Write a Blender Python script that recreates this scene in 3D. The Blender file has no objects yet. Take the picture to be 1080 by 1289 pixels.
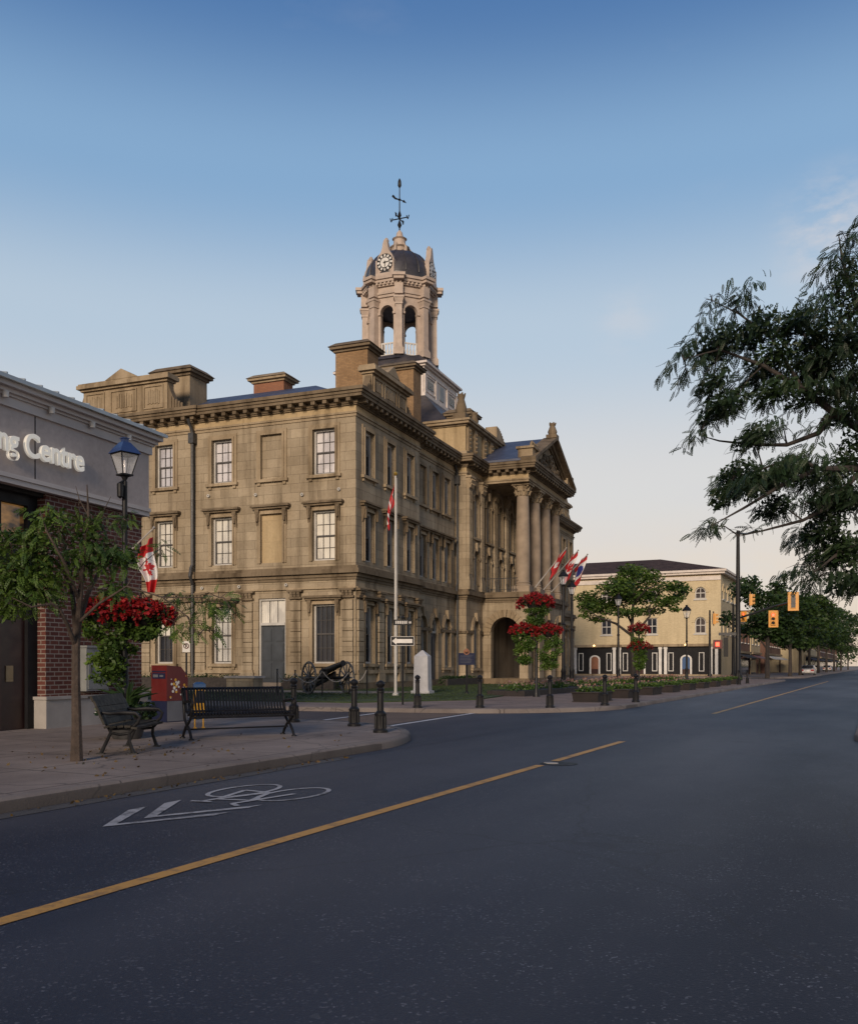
import bpy, bmesh, math, random
import numpy as np
from mathutils import Vector, Matrix
R = math.radians
sc = bpy.context.scene
col = sc.collection
random.seed(7)

# ------------------------------------------------------------------ camera, sky, sun, exposure
FPX, CX, HY, CAMH = 1150.0, 540.0, 838.0, 1.35      # focal length in photo pixels, principal column, horizon row, eye height
cd = bpy.data.cameras.new('camera'); cam = bpy.data.objects.new('camera', cd); col.objects.link(cam)
cam.location = (0, 0, CAMH); cam.rotation_euler = (R(90), 0, 0)
cd.sensor_width = 36; cd.lens = FPX*36/1289; cd.shift_y = (HY-644.5)/1289
cd.clip_end = 4000; cd.clip_start = 0.05
sc.camera = cam

SUN_EL, SUN_AZ = 18.0, 256.0                          # degrees; azimuth counter-clockwise from +X
w = bpy.data.worlds.new('World'); sc.world = w; w.use_nodes = True
nt = w.node_tree; nt.nodes.clear()
wo = nt.nodes.new('ShaderNodeOutputWorld'); bg = nt.nodes.new('ShaderNodeBackground')
sky = nt.nodes.new('ShaderNodeTexSky'); sky.sky_type = 'NISHITA'; sky.sun_disc = False
sky.sun_elevation = R(SUN_EL); sky.sun_rotation = R(90-SUN_AZ); sky.altitude = 100; sky.air_density = 1.2; sky.ozone_density = 2.0
tc = nt.nodes.new('ShaderNodeTexCoord'); sx = nt.nodes.new('ShaderNodeSeparateXYZ')
nt.links.new(tc.outputs['Generated'], sx.inputs[0])
ramp = nt.nodes.new('ShaderNodeValToRGB'); ramp.color_ramp.interpolation = 'EASE'
def lin(c): return tuple(((v/255)/12.92 if v/255 <= .04045 else ((v/255+.055)/1.055)**2.4) for v in c)
stops = [(0.0, (226, 202, 182)), (.09, (232, 216, 203)), (.19, (224, 220, 217)), (.34, (190, 207, 223)), (.47, (138, 175, 212)), (.60, (80, 122, 176)), (1.0, (50, 88, 142))]
er = ramp.color_ramp.elements
while len(er) < len(stops): er.new(.5)
for e, (p, c) in zip(er, stops): e.position = p; e.color = (*lin(c), 1)
nt.links.new(sx.outputs['Z'], ramp.inputs[0])
SKY_S = .1
sc10 = nt.nodes.new('ShaderNodeMix'); sc10.data_type = 'RGBA'; sc10.blend_type = 'MULTIPLY'; sc10.inputs[0].default_value = 1
nt.links.new(ramp.outputs[0], sc10.inputs[6]); sc10.inputs[7].default_value = (10, 10, 10, 1)
# thin high cloud
mp = nt.nodes.new('ShaderNodeMapping'); mp.inputs['Scale'].default_value = (3, 3, 9)
nz = nt.nodes.new('ShaderNodeTexNoise'); nz.inputs['Scale'].default_value = 1.6; nz.inputs['Detail'].default_value = 7; nz.inputs['Roughness'].default_value = .6
nt.links.new(tc.outputs['Generated'], mp.inputs[0]); nt.links.new(mp.outputs[0], nz.inputs[0])
cr = nt.nodes.new('ShaderNodeValToRGB'); cr.color_ramp.elements[0].position = .63; cr.color_ramp.elements[1].position = .9
cr.color_ramp.elements[1].color = (.10, .10, .10, 1)
nt.links.new(nz.outputs[0], cr.inputs[0])
cl = nt.nodes.new('ShaderNodeMix'); cl.data_type = 'RGBA'
nt.links.new(cr.outputs[0], cl.inputs[0]); nt.links.new(sc10.outputs[2], cl.inputs[6]); cl.inputs[7].default_value = (6.5, 6.2, 6.6, 1)
def wisp(d, rad, amt, src):
    vd = nt.nodes.new('ShaderNodeVectorMath'); vd.operation = 'DISTANCE'; nt.links.new(tc.outputs['Generated'], vd.inputs[0]); v_ = Vector(d).normalized(); vd.inputs[1].default_value = v_
    mr = nt.nodes.new('ShaderNodeMapRange'); mr.interpolation_type = 'SMOOTHSTEP'; mr.inputs[1].default_value = 0; mr.inputs[2].default_value = rad; mr.inputs[3].default_value = amt; mr.inputs[4].default_value = 0; nt.links.new(vd.outputs['Value'], mr.inputs[0])
    m2 = nt.nodes.new('ShaderNodeMapping'); m2.inputs['Scale'].default_value = (6, 6, 15); nt.links.new(tc.outputs['Generated'], m2.inputs[0])
    n2 = nt.nodes.new('ShaderNodeTexNoise'); n2.inputs['Scale'].default_value = 2.2; n2.inputs['Detail'].default_value = 8; n2.inputs['Roughness'].default_value = .62; nt.links.new(m2.outputs[0], n2.inputs[0])
    r2 = nt.nodes.new('ShaderNodeMapRange'); r2.inputs[1].default_value = .44; r2.inputs[2].default_value = .66; nt.links.new(n2.outputs[0], r2.inputs[0])
    mu = nt.nodes.new('ShaderNodeMath'); mu.operation = 'MULTIPLY'; nt.links.new(mr.outputs[0], mu.inputs[0]); nt.links.new(r2.outputs[0], mu.inputs[1])
    c_ = nt.nodes.new('ShaderNodeMix'); c_.data_type = 'RGBA'; nt.links.new(mu.outputs[0], c_.inputs[0]); nt.links.new(src, c_.inputs[6]); c_.inputs[7].default_value = (7.2, 6.9, 7.0, 1); return c_
cl = wisp((.375, .844, .40), .075, .9, cl.outputs[2]); cl = wisp((.20, .93, .35), .05, .35, cl.outputs[2]); cl = wisp((.30, .93, .06), .30, .35, cl.outputs[2])
mx = nt.nodes.new('ShaderNodeMix'); mx.data_type = 'RGBA'; mx.inputs[0].default_value = .85
nt.links.new(sky.outputs[0], mx.inputs[6]); nt.links.new(cl.outputs[2], mx.inputs[7])
# sky behind the camera dimmed on purpose, less fill light and deeper contrast
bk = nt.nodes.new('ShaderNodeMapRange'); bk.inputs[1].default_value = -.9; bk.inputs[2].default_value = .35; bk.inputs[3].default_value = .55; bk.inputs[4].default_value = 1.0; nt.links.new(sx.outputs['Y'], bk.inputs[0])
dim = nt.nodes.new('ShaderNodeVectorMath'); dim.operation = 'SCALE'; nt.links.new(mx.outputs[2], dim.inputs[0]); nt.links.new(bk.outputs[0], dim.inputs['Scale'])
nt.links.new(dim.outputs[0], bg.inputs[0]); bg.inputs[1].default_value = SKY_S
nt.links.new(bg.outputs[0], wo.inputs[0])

sd = bpy.data.lights.new('sun', 'SUN'); sun = bpy.data.objects.new('sun', sd); col.objects.link(sun)
sd.energy = 3.2; sd.angle = R(14); sd.color = (1.0, .81, .62)
_d = Vector((math.cos(R(SUN_AZ))*math.cos(R(SUN_EL)), math.sin(R(SUN_AZ))*math.cos(R(SUN_EL)), math.sin(R(SUN_EL))))
sun.rotation_euler = _d.to_track_quat('Z', 'Y').to_euler()
sc.view_settings.view_transform = 'Standard'; sc.view_settings.look = 'None'
sc.view_settings.exposure = 0.0; sc.view_settings.gamma = 1.0

# ------------------------------------------------------------------ frames of reference
def P(px, Z, z=None, py=None):
    return Vector(((px-CX)/FPX*Z, Z, CAMH+(HY-py)/FPX*Z if py is not None else (z or 0)))
def PG(px, py):
    Z = CAMH*FPX/(py-HY); return Vector(((px-CX)/FPX*Z, Z, 0))
SA = math.atan((1112-CX)/FPX); sS, cS = math.sin(SA), math.cos(SA)
def S(n, u, z=0): return Vector((cS*n+sS*u, -sS*n+cS*u, z))      # street: n to the right, u along it

# ------------------------------------------------------------------ mesh builder
class MB:
    def __init__(s): s.v = []; s.f = []; s.m = []; s.mi = 0
    def add(s, vs, fs):
        o = len(s.v); s.v += [tuple(p) for p in vs]
        for f in fs: s.f.append([i+o for i in f]); s.m.append(s.mi)
    def hexa(s, p): s.add(p, [(0,3,2,1),(4,5,6,7),(0,1,5,4),(1,2,6,5),(2,3,7,6),(3,0,4,7)])
    def box(s, x0, x1, y0, y1, z0, z1):
        s.hexa([(x0,y0,z0),(x1,y0,z0),(x1,y1,z0),(x0,y1,z0),(x0,y0,z1),(x1,y0,z1),(x1,y1,z1),(x0,y1,z1)])
    def fbox(s, fr, u0, u1, v0, v1, d0, d1):
        s.hexa([fr(u0,v0,d0),fr(u1,v0,d0),fr(u1,v0,d1),fr(u0,v0,d1),fr(u0,v1,d0),fr(u1,v1,d0),fr(u1,v1,d1),fr(u0,v1,d1)])
    def frustum(s, x0,x1,y0,y1,z0, X0,X1,Y0,Y1,z1):
        s.hexa([(x0,y0,z0),(x1,y0,z0),(x1,y1,z0),(x0,y1,z0),(X0,Y0,z1),(X1,Y0,z1),(X1,Y1,z1),(X0,Y1,z1)])
    def prism(s, poly, z0, z1, cap=True):
        n = len(poly)
        s.add([(p[0],p[1],z0) for p in poly]+[(p[0],p[1],z1) for p in poly],
              [(i,(i+1)%n,(i+1)%n+n,i+n) for i in range(n)] + ([list(range(n))[::-1], list(range(n,2*n))] if cap else []))
    def fprism(s, fr, poly, d0, d1):
        n = len(poly)
        s.add([fr(p[0],p[1],d0) for p in poly]+[fr(p[0],p[1],d1) for p in poly],
              [(i,(i+1)%n,(i+1)%n+n,i+n) for i in range(n)] + [list(range(n)), list(range(n,2*n))[::-1]])
    def lathe(s, prof, c=(0,0,0), n=16, a0=0, cap=True):
        vs = []; fs = []
        for r, z in prof:
            for k in range(n):
                a = a0+2*math.pi*k/n; vs.append((c[0]+r*math.cos(a), c[1]+r*math.sin(a), c[2]+z))
        for i in range(len(prof)-1):
            for k in range(n): fs.append((i*n+k, i*n+(k+1)%n, (i+1)*n+(k+1)%n, (i+1)*n+k))
        if cap: fs.append(list(range(n))[::-1]); fs.append([(len(prof)-1)*n+k for k in range(n)])
        s.add(vs, fs)
    def tube(s, path, r, n=8):
        path = [Vector(p) for p in path]
        rs = r if isinstance(r, (list, tuple)) else [r]*len(path)
        vs = []; fs = []; prev = None
        for i, p in enumerate(path):
            t = (path[min(i+1,len(path)-1)]-path[max(i-1,0)])
            t = t.normalized() if t.length > 1e-9 else Vector((0,0,1))
            if prev is None:
                a = Vector((0,0,1)) if abs(t.z) < .9 else Vector((1,0,0)); x = t.cross(a).normalized()
            else:
                x = prev-t*prev.dot(t); x = x.normalized() if x.length > 1e-6 else t.orthogonal().normalized()
            prev = x; y = t.cross(x)
            for k in range(n):
                an = 2*math.pi*k/n; vs.append(p+(x*math.cos(an)+y*math.sin(an))*rs[i])
        for i in range(len(path)-1):
            for k in range(n): fs.append((i*n+k, i*n+(k+1)%n, (i+1)*n+(k+1)%n, (i+1)*n+k))
        fs.append(list(range(n))[::-1]); fs.append([(len(path)-1)*n+k for k in range(n)])
        s.add(vs, fs)
    def ring(s, c, ax, R0, r, n=24, m=6):
        c = Vector(c); ax = Vector(ax).normalized(); x = ax.orthogonal().normalized(); y = ax.cross(x)
        vs = []; fs = []
        for i in range(n):
            a = 2*math.pi*i/n; d = x*math.cos(a)+y*math.sin(a)
            for k in range(m):
                b = 2*math.pi*k/m; vs.append(c+d*(R0+r*math.cos(b))+ax*(r*math.sin(b)))
        for i in range(n):
            for k in range(m): fs.append((i*m+k, ((i+1)%n)*m+k, ((i+1)%n)*m+(k+1)%m, i*m+(k+1)%m))
        s.add(vs, fs)
    def wall(s, fr, u0, u1, v0, v1, ops=(), depth=.3):
        us = sorted({u0, u1, *[o[0] for o in ops], *[o[1] for o in ops]}); vv = sorted({v0, v1, *[o[2] for o in ops], *[o[3] for o in ops]})
        us = [u for u in us if u0 <= u <= u1]; vv = [v for v in vv if v0 <= v <= v1]
        for a, b in zip(us, us[1:]):
            for c, d in zip(vv, vv[1:]):
                um, vm = (a+b)/2, (c+d)/2
                if any(o[0] < um < o[1] and o[2] < vm < o[3] for o in ops): continue
                s.add([fr(a,c,0),fr(b,c,0),fr(b,d,0),fr(a,d,0)], [(0,1,2,3)])
        for o in ops:
            a, b, c, d = o[:4]
            if len(o) > 4 and o[4]:
                r = (b-a)/2; m = (a+b)/2; K = 10
                arc = [(m-r*math.cos(math.pi*k/(2*K)*1), d-r+r*math.sin(math.pi*k/(2*K))) for k in range(2*K+1)]
                L = arc[:K+1]+[(a, d)]; Rr = arc[K:]+[(b, d)]
                for pl in (L, Rr): s.add([fr(p[0],p[1],0) for p in pl], [list(range(len(pl)))])
                out = [(b, c)]+[(a, c)]+arc
            else: out = [(a,c),(b,c),(b,d),(a,d)]
            n = len(out)
            s.add([fr(p[0],p[1],0) for p in out]+[fr(p[0],p[1],depth) for p in out], [(i,(i+1)%n,(i+1)%n+n,i+n) for i in range(n)])
    def build(s, name, mats, parent=None, smooth=True, angle=38):
        me = bpy.data.meshes.new(name); me.from_pydata(s.v, [], s.f)
        if not isinstance(mats, (list, tuple)): mats = [mats]
        for m in mats: me.materials.append(m)
        if len(mats) > 1: me.polygons.foreach_set('material_index', s.m)
        bm = bmesh.new(); bm.from_mesh(me); bmesh.ops.recalc_face_normals(bm, faces=bm.faces); bm.to_mesh(me); bm.free()
        if smooth:
            me.polygons.foreach_set('use_smooth', [True]*len(me.polygons)); me.set_sharp_from_angle(angle=R(angle))
        me.update()
        o = bpy.data.objects.new(name, me); col.objects.link(o)
        if parent is not None: o.parent = parent
        return o
def arcpts(a, b, d, K=10):
    r = (b-a)/2; m = (a+b)/2
    return [(m-r*math.cos(math.pi*k/K), d-r+r*math.sin(math.pi*k/K)) for k in range(K+1)]

def tag(o, label, cat, group=None, kind=None):
    if label: o['label'] = label
    if cat: o['category'] = cat
    if group: o['group'] = group
    if kind: o['kind'] = kind
    return o
def thing(name, label, cat, loc=(0,0,0), rz=0, group=None):
    o = bpy.data.objects.new(name, None); col.objects.link(o); o.empty_display_size = .2
    o.location = loc; o.rotation_euler = (0,0,rz); return tag(o, label, cat, group)
def struct(o): o['kind'] = 'structure'; return o
def copy_tree(o, parent=None):
    c = o.copy(); col.objects.link(c)
    if parent is not None: c.parent = parent
    for ch in [x for x in o.children]: copy_tree(ch, c)
    return c

# ------------------------------------------------------------------ materials
def newmat(name):
    m = bpy.data.materials.new(name); m.use_nodes = True; t = m.node_tree
    return m, t, t.nodes['Principled BSDF']
def L(t, a, b): t.links.new(a, b)
def mixc(t, fac, a, b, mode='MIX'):
    n = t.nodes.new('ShaderNodeMix'); n.data_type = 'RGBA'; n.blend_type = mode
    for i, v in ((0, fac), (6, a), (7, b)):
        if hasattr(v, 'is_output') or isinstance(v, bpy.types.NodeSocket): L(t, v, n.inputs[i])
        elif i == 0: n.inputs[0].default_value = v
        else: n.inputs[i].default_value = (*v[:3], 1)
    return n.outputs[2]
def noise(t, scale, detail=4, rough=.55, vec=None, mapscale=None):
    n = t.nodes.new('ShaderNodeTexNoise'); n.inputs['Scale'].default_value = scale; n.inputs['Detail'].default_value = detail; n.inputs['Roughness'].default_value = rough
    if vec is None:
        c = t.nodes.new('ShaderNodeTexCoord'); vec = c.outputs['Object']
    if mapscale:
        mp = t.nodes.new('ShaderNodeMapping'); mp.inputs['Scale'].default_value = mapscale; L(t, vec, mp.inputs[0]); vec = mp.outputs[0]
    L(t, vec, n.inputs['Vector']); return n.outputs[0]
def rng(t, s, a, b, c=0., d=1.):
    n = t.nodes.new('ShaderNodeMapRange'); n.inputs[1].default_value = a; n.inputs[2].default_value = b; n.inputs[3].default_value = c; n.inputs[4].default_value = d
    L(t, s, n.inputs[0]); return n.outputs[0]
def bump(t, bs, h, strength=.3, dist=.02):
    b = t.nodes.new('ShaderNodeBump'); b.inputs['Strength'].default_value = strength; b.inputs['Distance'].default_value = dist
    L(t, h, b.inputs['Height']); L(t, b.outputs[0], bs.inputs['Normal'])
def mat(name, c, rough=.6, var=.25, scale=3., metal=0., spec=.5, bmp=0., bscale=None, coat=0.):
    m, t, b = newmat(name)
    n = noise(t, scale, 5)
    L(t, mixc(t, rng(t, n, .3, .7), [v*(1-var) for v in c], [min(1, v*(1+var)) for v in c]), b.inputs['Base Color'])
    L(t, rng(t, noise(t, scale*2.3, 4), .3, .7, max(.03, rough-.1), min(1, rough+.1)), b.inputs['Roughness'])
    b.inputs['Metallic'].default_value = metal; b.inputs['Specular IOR Level'].default_value = spec; b.inputs['Coat Weight'].default_value = coat
    if bmp: bump(t, b, noise(t, bscale or scale*6, 6), bmp)
    return m
def wallcoord(t):
    c = t.nodes.new('ShaderNodeTexCoord'); s = t.nodes.new('ShaderNodeSeparateXYZ'); L(t, c.outputs['Object'], s.inputs[0])
    a = t.nodes.new('ShaderNodeMath'); L(t, s.outputs[0], a.inputs[0]); L(t, s.outputs[1], a.inputs[1])
    k = t.nodes.new('ShaderNodeCombineXYZ'); L(t, a.outputs[0], k.inputs[0]); L(t, s.outputs[2], k.inputs[1])
    return k.outputs[0], c.outputs['Object'], s.outputs[2]
def masonry(name, c1, c2, mortar, bw, bh, ms, rough=.85, stain=.5, bmp=.4, stainc=(.35,.32,.28)):
    m, t, b = newmat(name); uv, ob, z = wallcoord(t)
    br = t.nodes.new('ShaderNodeTexBrick'); L(t, uv, br.inputs[0]); br.inputs['Scale'].default_value = 1
    br.inputs['Brick Width'].default_value = bw; br.inputs['Row Height'].default_value = bh; br.inputs['Mortar Size'].default_value = ms
    br.inputs['Color1'].default_value = (*c1,1); br.inputs['Color2'].default_value = (*c2,1); br.inputs['Mortar'].default_value = (*mortar,1)
    br.inputs['Mortar Smooth'].default_value = .2
    c = br.outputs[0]
    f = rng(t, noise(t, .45, 6, .62, ob), .36, .68)
    c = mixc(t, f, c, mixc(t, 1., c, (1-.35*stain,1-.38*stain,1-.42*stain), 'MULTIPLY'))
    st = rng(t, noise(t, 1., 6, .6, ob, (1.5, 1.5, .12)), .48, .72)          # rain streaks
    c = mixc(t, st, c, mixc(t, stain, c, stainc, 'MULTIPLY'))
    c = mixc(t, rng(t, noise(t, 9, 5, .6, ob), .3, .75), c, mixc(t, 1., c, (.82,.82,.82), 'MULTIPLY'))
    L(t, c, b.inputs['Base Color']); b.inputs['Roughness'].default_value = rough; b.inputs['Specular IOR Level'].default_value = .25
    h = t.nodes.new('ShaderNodeMath'); h.operation = 'MULTIPLY_ADD'; L(t, br.outputs['Fac'], h.inputs[0]); h.inputs[1].default_value = -1.2
    L(t, noise(t, 14, 6, .6, ob), h.inputs[2]); bump(t, b, h.outputs[0], bmp, .02)
    return m
M = {}
M['stone'] = masonry('sandstone', (.44,.36,.255), (.345,.28,.197), (.21,.167,.115), 1.05, .46, .009, stain=.85)
M['stone_trim'] = masonry('sandstone_trim', (.43,.34,.23), (.37,.29,.195), (.30,.22,.14), 1.6, 3.1, .004, stain=.95, bmp=.3)
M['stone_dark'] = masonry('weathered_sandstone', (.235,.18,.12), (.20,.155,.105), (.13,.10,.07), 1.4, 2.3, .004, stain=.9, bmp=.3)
M['stone_gold'] = masonry('warm_sandstone', (.50,.38,.225), (.45,.345,.205), (.34,.25,.15), 1.3, 1.1, .005, stain=.6)
M['buff_brick'] = masonry('buff_brick', (.40,.25,.13), (.31,.19,.10), (.24,.18,.12), .24, .085, .008, stain=.7)
M['terracotta'] = masonry('red_chimney_brick', (.34,.15,.085), (.30,.13,.08), (.22,.15,.11), .24, .085, .008, stain=.5)
M['red_brick'] = masonry('red_brick', (.15,.052,.04), (.10,.035,.03), (.30,.25,.22), .235, .088, .011, stain=.45, bmp=.6, stainc=(.6,.55,.5))
M['brown_brick'] = masonry('brown_brick', (.20,.09,.06), (.15,.07,.05), (.26,.2,.17), .235, .088, .011, stain=.4)
M['cream'] = masonry('cream_brick', (.66,.545,.35), (.59,.485,.31), (.50,.41,.27), .3, .1, .005, stain=.25, bmp=.15)
def slate(name, c, rh=.22, ro=.5):
    m, t, b = newmat(name); uv, ob, z = wallcoord(t)
    br = t.nodes.new('ShaderNodeTexBrick'); L(t, uv, br.inputs[0]); br.inputs['Scale'].default_value = 1
    br.inputs['Brick Width'].default_value = .3; br.inputs['Row Height'].default_value = rh*.45; br.inputs['Mortar Size'].default_value = .006
    br.inputs['Color1'].default_value = (*c,1); br.inputs['Color2'].default_value = (*[v*.72 for v in c],1); br.inputs['Mortar'].default_value = (*[v*.4 for v in c],1)
    c2 = mixc(t, rng(t, noise(t, .8, 5, .6, ob), .35, .7), br.outputs[0], mixc(t, 1., br.outputs[0], (.6,.6,.65), 'MULTIPLY'))
    L(t, c2, b.inputs['Base Color']); b.inputs['Roughness'].default_value = ro; b.inputs['Specular IOR Level'].default_value = .2 if ro > .8 else .5; bump(t, b, br.outputs['Fac'], -.4, .01); return m
M['slate'] = slate('blue_slate', (.085,.10,.16)); M['shingle'] = slate('brown_shingle', (.085,.056,.05), .3, .95)
M['white'] = mat('white_paint', (.62,.60,.57), .5, .12, 2)
M['window_white'] = mat('window_paint', (.46,.44,.41), .5, .15, 2)
M['sash'] = mat('dark_sash', (.075,.068,.065), .5, .2, 3)
M['tower'] = mat('pinkish_buff_paint', (.43,.345,.285), .65, .16, 1.6, bmp=.1)
M['tower_pale'] = mat('pale_buff_paint', (.60,.53,.48), .65, .15, 1.6, bmp=.1)
M['lead'] = mat('dark_lead', (.04,.037,.042), .42, .35, 1.5)
M['iron'] = mat('black_iron', (.011,.011,.013), .5, .3, 8, spec=.3)
M['iron_grey'] = mat('weathered_iron', (.045,.045,.047), .5, .35, 8)
M['steel'] = mat('steel_grey', (.20,.21,.21), .5, .15, 3)
M['door'] = mat('blue_grey_door_paint', (.045,.052,.062), .5, .2, 2)
def blind(name, c):
    m, t, b = newmat(name); uv, ob, z = wallcoord(t)
    wv = t.nodes.new('ShaderNodeTexWave'); wv.inputs['Scale'].default_value = 2.6; wv.inputs['Distortion'].default_value = 3; L(t, uv, wv.inputs[0])
    cc = mixc(t, rng(t, wv.outputs['Fac'], 0, 1), c, [v*.80 for v in c])
    cc = mixc(t, rng(t, noise(t, 1.1, 3, .5, ob), .4, .65), cc, [v*.82 for v in c])
    oi = t.nodes.new('ShaderNodeObjectInfo'); cc = mixc(t, rng(t, oi.outputs['Random'], 0, 1, 0, .9), cc, mixc(t, 1., cc, (.66,.70,.78), 'MULTIPLY'))
    cc = mixc(t, rng(t, noise(t, .55, 4, .6, ob, (1.6,1.6,.7)), .52, .60, 0, .45), cc, mixc(t, 1., cc, (.42,.42,.46), 'MULTIPLY'))
    L(t, cc, b.inputs['Base Color']); b.inputs['Roughness'].default_value = .75; b.inputs['Coat Weight'].default_value = 1; b.inputs['Coat Roughness'].default_value = .06; return m
M['blind'] = blind('curtain_behind_glass', (.88,.82,.70)); M['blind_grey'] = blind('net_curtain_behind_glass', (.78,.74,.74))
def glass(name, c, rough=.05):
    m, t, b = newmat(name); b.inputs['Roughness'].default_value = rough; b.inputs['IOR'].default_value = 1.55; b.inputs['Specular IOR Level'].default_value = .7
    L(t, mixc(t, rng(t, noise(t, .7, 3), .35, .65), c, [v*2.2 for v in c]), b.inputs['Base Color'])
    bump(t, b, noise(t, 1.3, 2), .04, .05); return m
M['glass'] = glass('dark_window_glass', (.016,.018,.024)); M['glass_brown'] = glass('dim_window_glass', (.04,.034,.034), .08); M['glass_dim'] = blind('grey_blind_behind_glass', (.30,.27,.275))
def clear(name):
    m, t, b = newmat(name); b.inputs['Base Color'].default_value = (.9,.92,.95,1); b.inputs['Roughness'].default_value = .05; b.inputs['Alpha'].default_value = .22; return m
M['clear'] = clear('lantern_glass')
def asphalt():
    m, t, b = newmat('asphalt'); c = t.nodes.new('ShaderNodeTexCoord'); ob = c.outputs['Object']
    big = rng(t, noise(t, .22, 5, .6, ob, (1, .35, 1)), .34, .68)
    col_ = mixc(t, big, (.014,.017,.030), (.031,.033,.049))
    trk = rng(t, noise(t, .5, 4, .55, ob, (1.6, .05, 1)), .42, .66)
    col_ = mixc(t, trk, col_, mixc(t, 1., col_, (.78,.78,.80), 'MULTIPLY'))
    v = t.nodes.new('ShaderNodeTexVoronoi'); v.inputs['Scale'].default_value = 85; L(t, ob, v.inputs['Vector'])
    sp = rng(t, v.outputs['Color'], .78, .95); dens = rng(t, noise(t, 1.6, 5, .7, ob), .38, .62); mm = t.nodes.new('ShaderNodeMath'); mm.operation = 'MULTIPLY'; L(t, sp, mm.inputs[0]); L(t, dens, mm.inputs[1]); col_ = mixc(t, mm.outputs[0], col_, (.20,.20,.225))
    v2 = t.nodes.new('ShaderNodeTexVoronoi'); v2.inputs['Scale'].default_value = 26; L(t, ob, v2.inputs['Vector'])
    sp2 = rng(t, v2.outputs['Color'], .93, .98, 0, .4); col_ = mixc(t, sp2, col_, (.12,.12,.13))
    pt = t.nodes.new('ShaderNodeTexVoronoi'); pt.inputs['Scale'].default_value = .16; pt.distance = 'CHEBYCHEV'; L(t, ob, pt.inputs['Vector'])
    col_ = mixc(t, rng(t, pt.outputs['Color'], .55, .56, 0, .5), col_, mixc(t, 1., col_, (.80,.80,.84), 'MULTIPLY'))
    stn = rng(t, noise(t, .9, 6, .7, ob), .60, .72, 0, .55); col_ = mixc(t, stn, col_, (.022,.022,.027))
    wl = rng(t, noise(t, .35, 3, .5, ob, (1.0, .10, 1)), .50, .70, 0, .45); col_ = mixc(t, wl, col_, (.082,.082,.096))
    # cracks
    v3 = t.nodes.new('ShaderNodeTexVoronoi'); v3.feature = 'DISTANCE_TO_EDGE'; v3.inputs['Scale'].default_value = .23
    dv = t.nodes.new('ShaderNodeMix'); dv.data_type = 'RGBA'; dv.blend_type = 'LINEAR_LIGHT'; dv.inputs[0].default_value = .25
    nn = t.nodes.new('ShaderNodeTexNoise'); nn.inputs['Scale'].default_value = 1.3; nn.inputs['Detail'].default_value = 6; L(t, ob, nn.inputs['Vector'])
    L(t, ob, dv.inputs[6]); L(t, nn.outputs['Color'], dv.inputs[7]); L(t, dv.outputs[2], v3.inputs['Vector'])
    ck = rng(t, v3.outputs['Distance'], .0, .006, .55, 0); col_ = mixc(t, ck, col_, (.014,.014,.016))
    L(t, col_, b.inputs['Base Color']); L(t, rng(t, big, 0, 1, .62, .5), b.inputs['Roughness']); b.inputs['Specular IOR Level'].default_value = .4
    bump(t, b, noise(t, 60, 4, .7, ob), .55, .012); return m
M['asphalt'] = asphalt()
def concrete(name, c, slab=1.5, joint=.012, var=.2):
    m, t, b = newmat(name); cc = t.nodes.new('ShaderNodeTexCoord'); ob = cc.outputs['Object']
    br = t.nodes.new('ShaderNodeTexBrick'); br.offset = 0; L(t, ob, br.inputs[0]); br.inputs['Scale'].default_value = 1
    br.inputs['Brick Width'].default_value = slab; br.inputs['Row Height'].default_value = slab; br.inputs['Mortar Size'].default_value = joint
    br.inputs['Color1'].default_value = (*c,1); br.inputs['Color2'].default_value = (*[v*(1-var*.5) for v in c],1); br.inputs['Mortar'].default_value = (*[v*.45 for v in c],1)
    k = mixc(t, rng(t, noise(t, .7, 6, .65, ob), .35, .7), br.outputs[0], mixc(t, 1., br.outputs[0], (.55,.53,.54), 'MULTIPLY'))
    k = mixc(t, rng(t, noise(t, 22, 4, .6, ob), .55, .8), k, mixc(t, 1., k, (.72,.72,.72), 'MULTIPLY'))
    v = t.nodes.new('ShaderNodeTexVoronoi'); v.inputs['Scale'].default_value = 1.9; L(t, ob, v.inputs['Vector'])
    k = mixc(t, rng(t, v.outputs['Distance'], .02, .06, .55, 0), k, (.05,.048,.05))
    v3 = t.nodes.new('ShaderNodeTexVoronoi'); v3.feature = 'DISTANCE_TO_EDGE'; v3.inputs['Scale'].default_value = .42
    dv = t.nodes.new('ShaderNodeMix'); dv.data_type = 'RGBA'; dv.blend_type = 'LINEAR_LIGHT'; dv.inputs[0].default_value = .22
    nn = t.nodes.new('ShaderNodeTexNoise'); nn.inputs['Scale'].default_value = 1.7; nn.inputs['Detail'].default_value = 6; L(t, ob, nn.inputs['Vector']); L(t, ob, dv.inputs[6]); L(t, nn.outputs['Color'], dv.inputs[7]); L(t, dv.outputs[2], v3.inputs['Vector'])
    k = mixc(t, rng(t, v3.outputs['Distance'], .0, .008, .6, 0), k, (.03,.028,.028))
    L(t, k, b.inputs['Base Color']); b.inputs['Roughness'].default_value = .85; bump(t, b, noise(t, 40, 5, .6, ob), .4, .012); return m
M['concrete'] = concrete('sidewalk_concrete', (.28,.23,.205), 1.5, .018); M['kerb'] = concrete('kerb_concrete', (.22,.188,.172), 2.4, .012)
M['paver'] = concrete('brick_pavers', (.27,.20,.17), .4, .012); M['plinth'] = mat('plinth_concrete', (.34,.315,.295), .85, .2, 1.5, bmp=.2, bscale=40)
M['path'] = concrete('pale_path', (.30,.25,.20), 1.8)
M['crossing'] = concrete('crossing_pavers', (.17,.115,.085), .3, .012)
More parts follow.
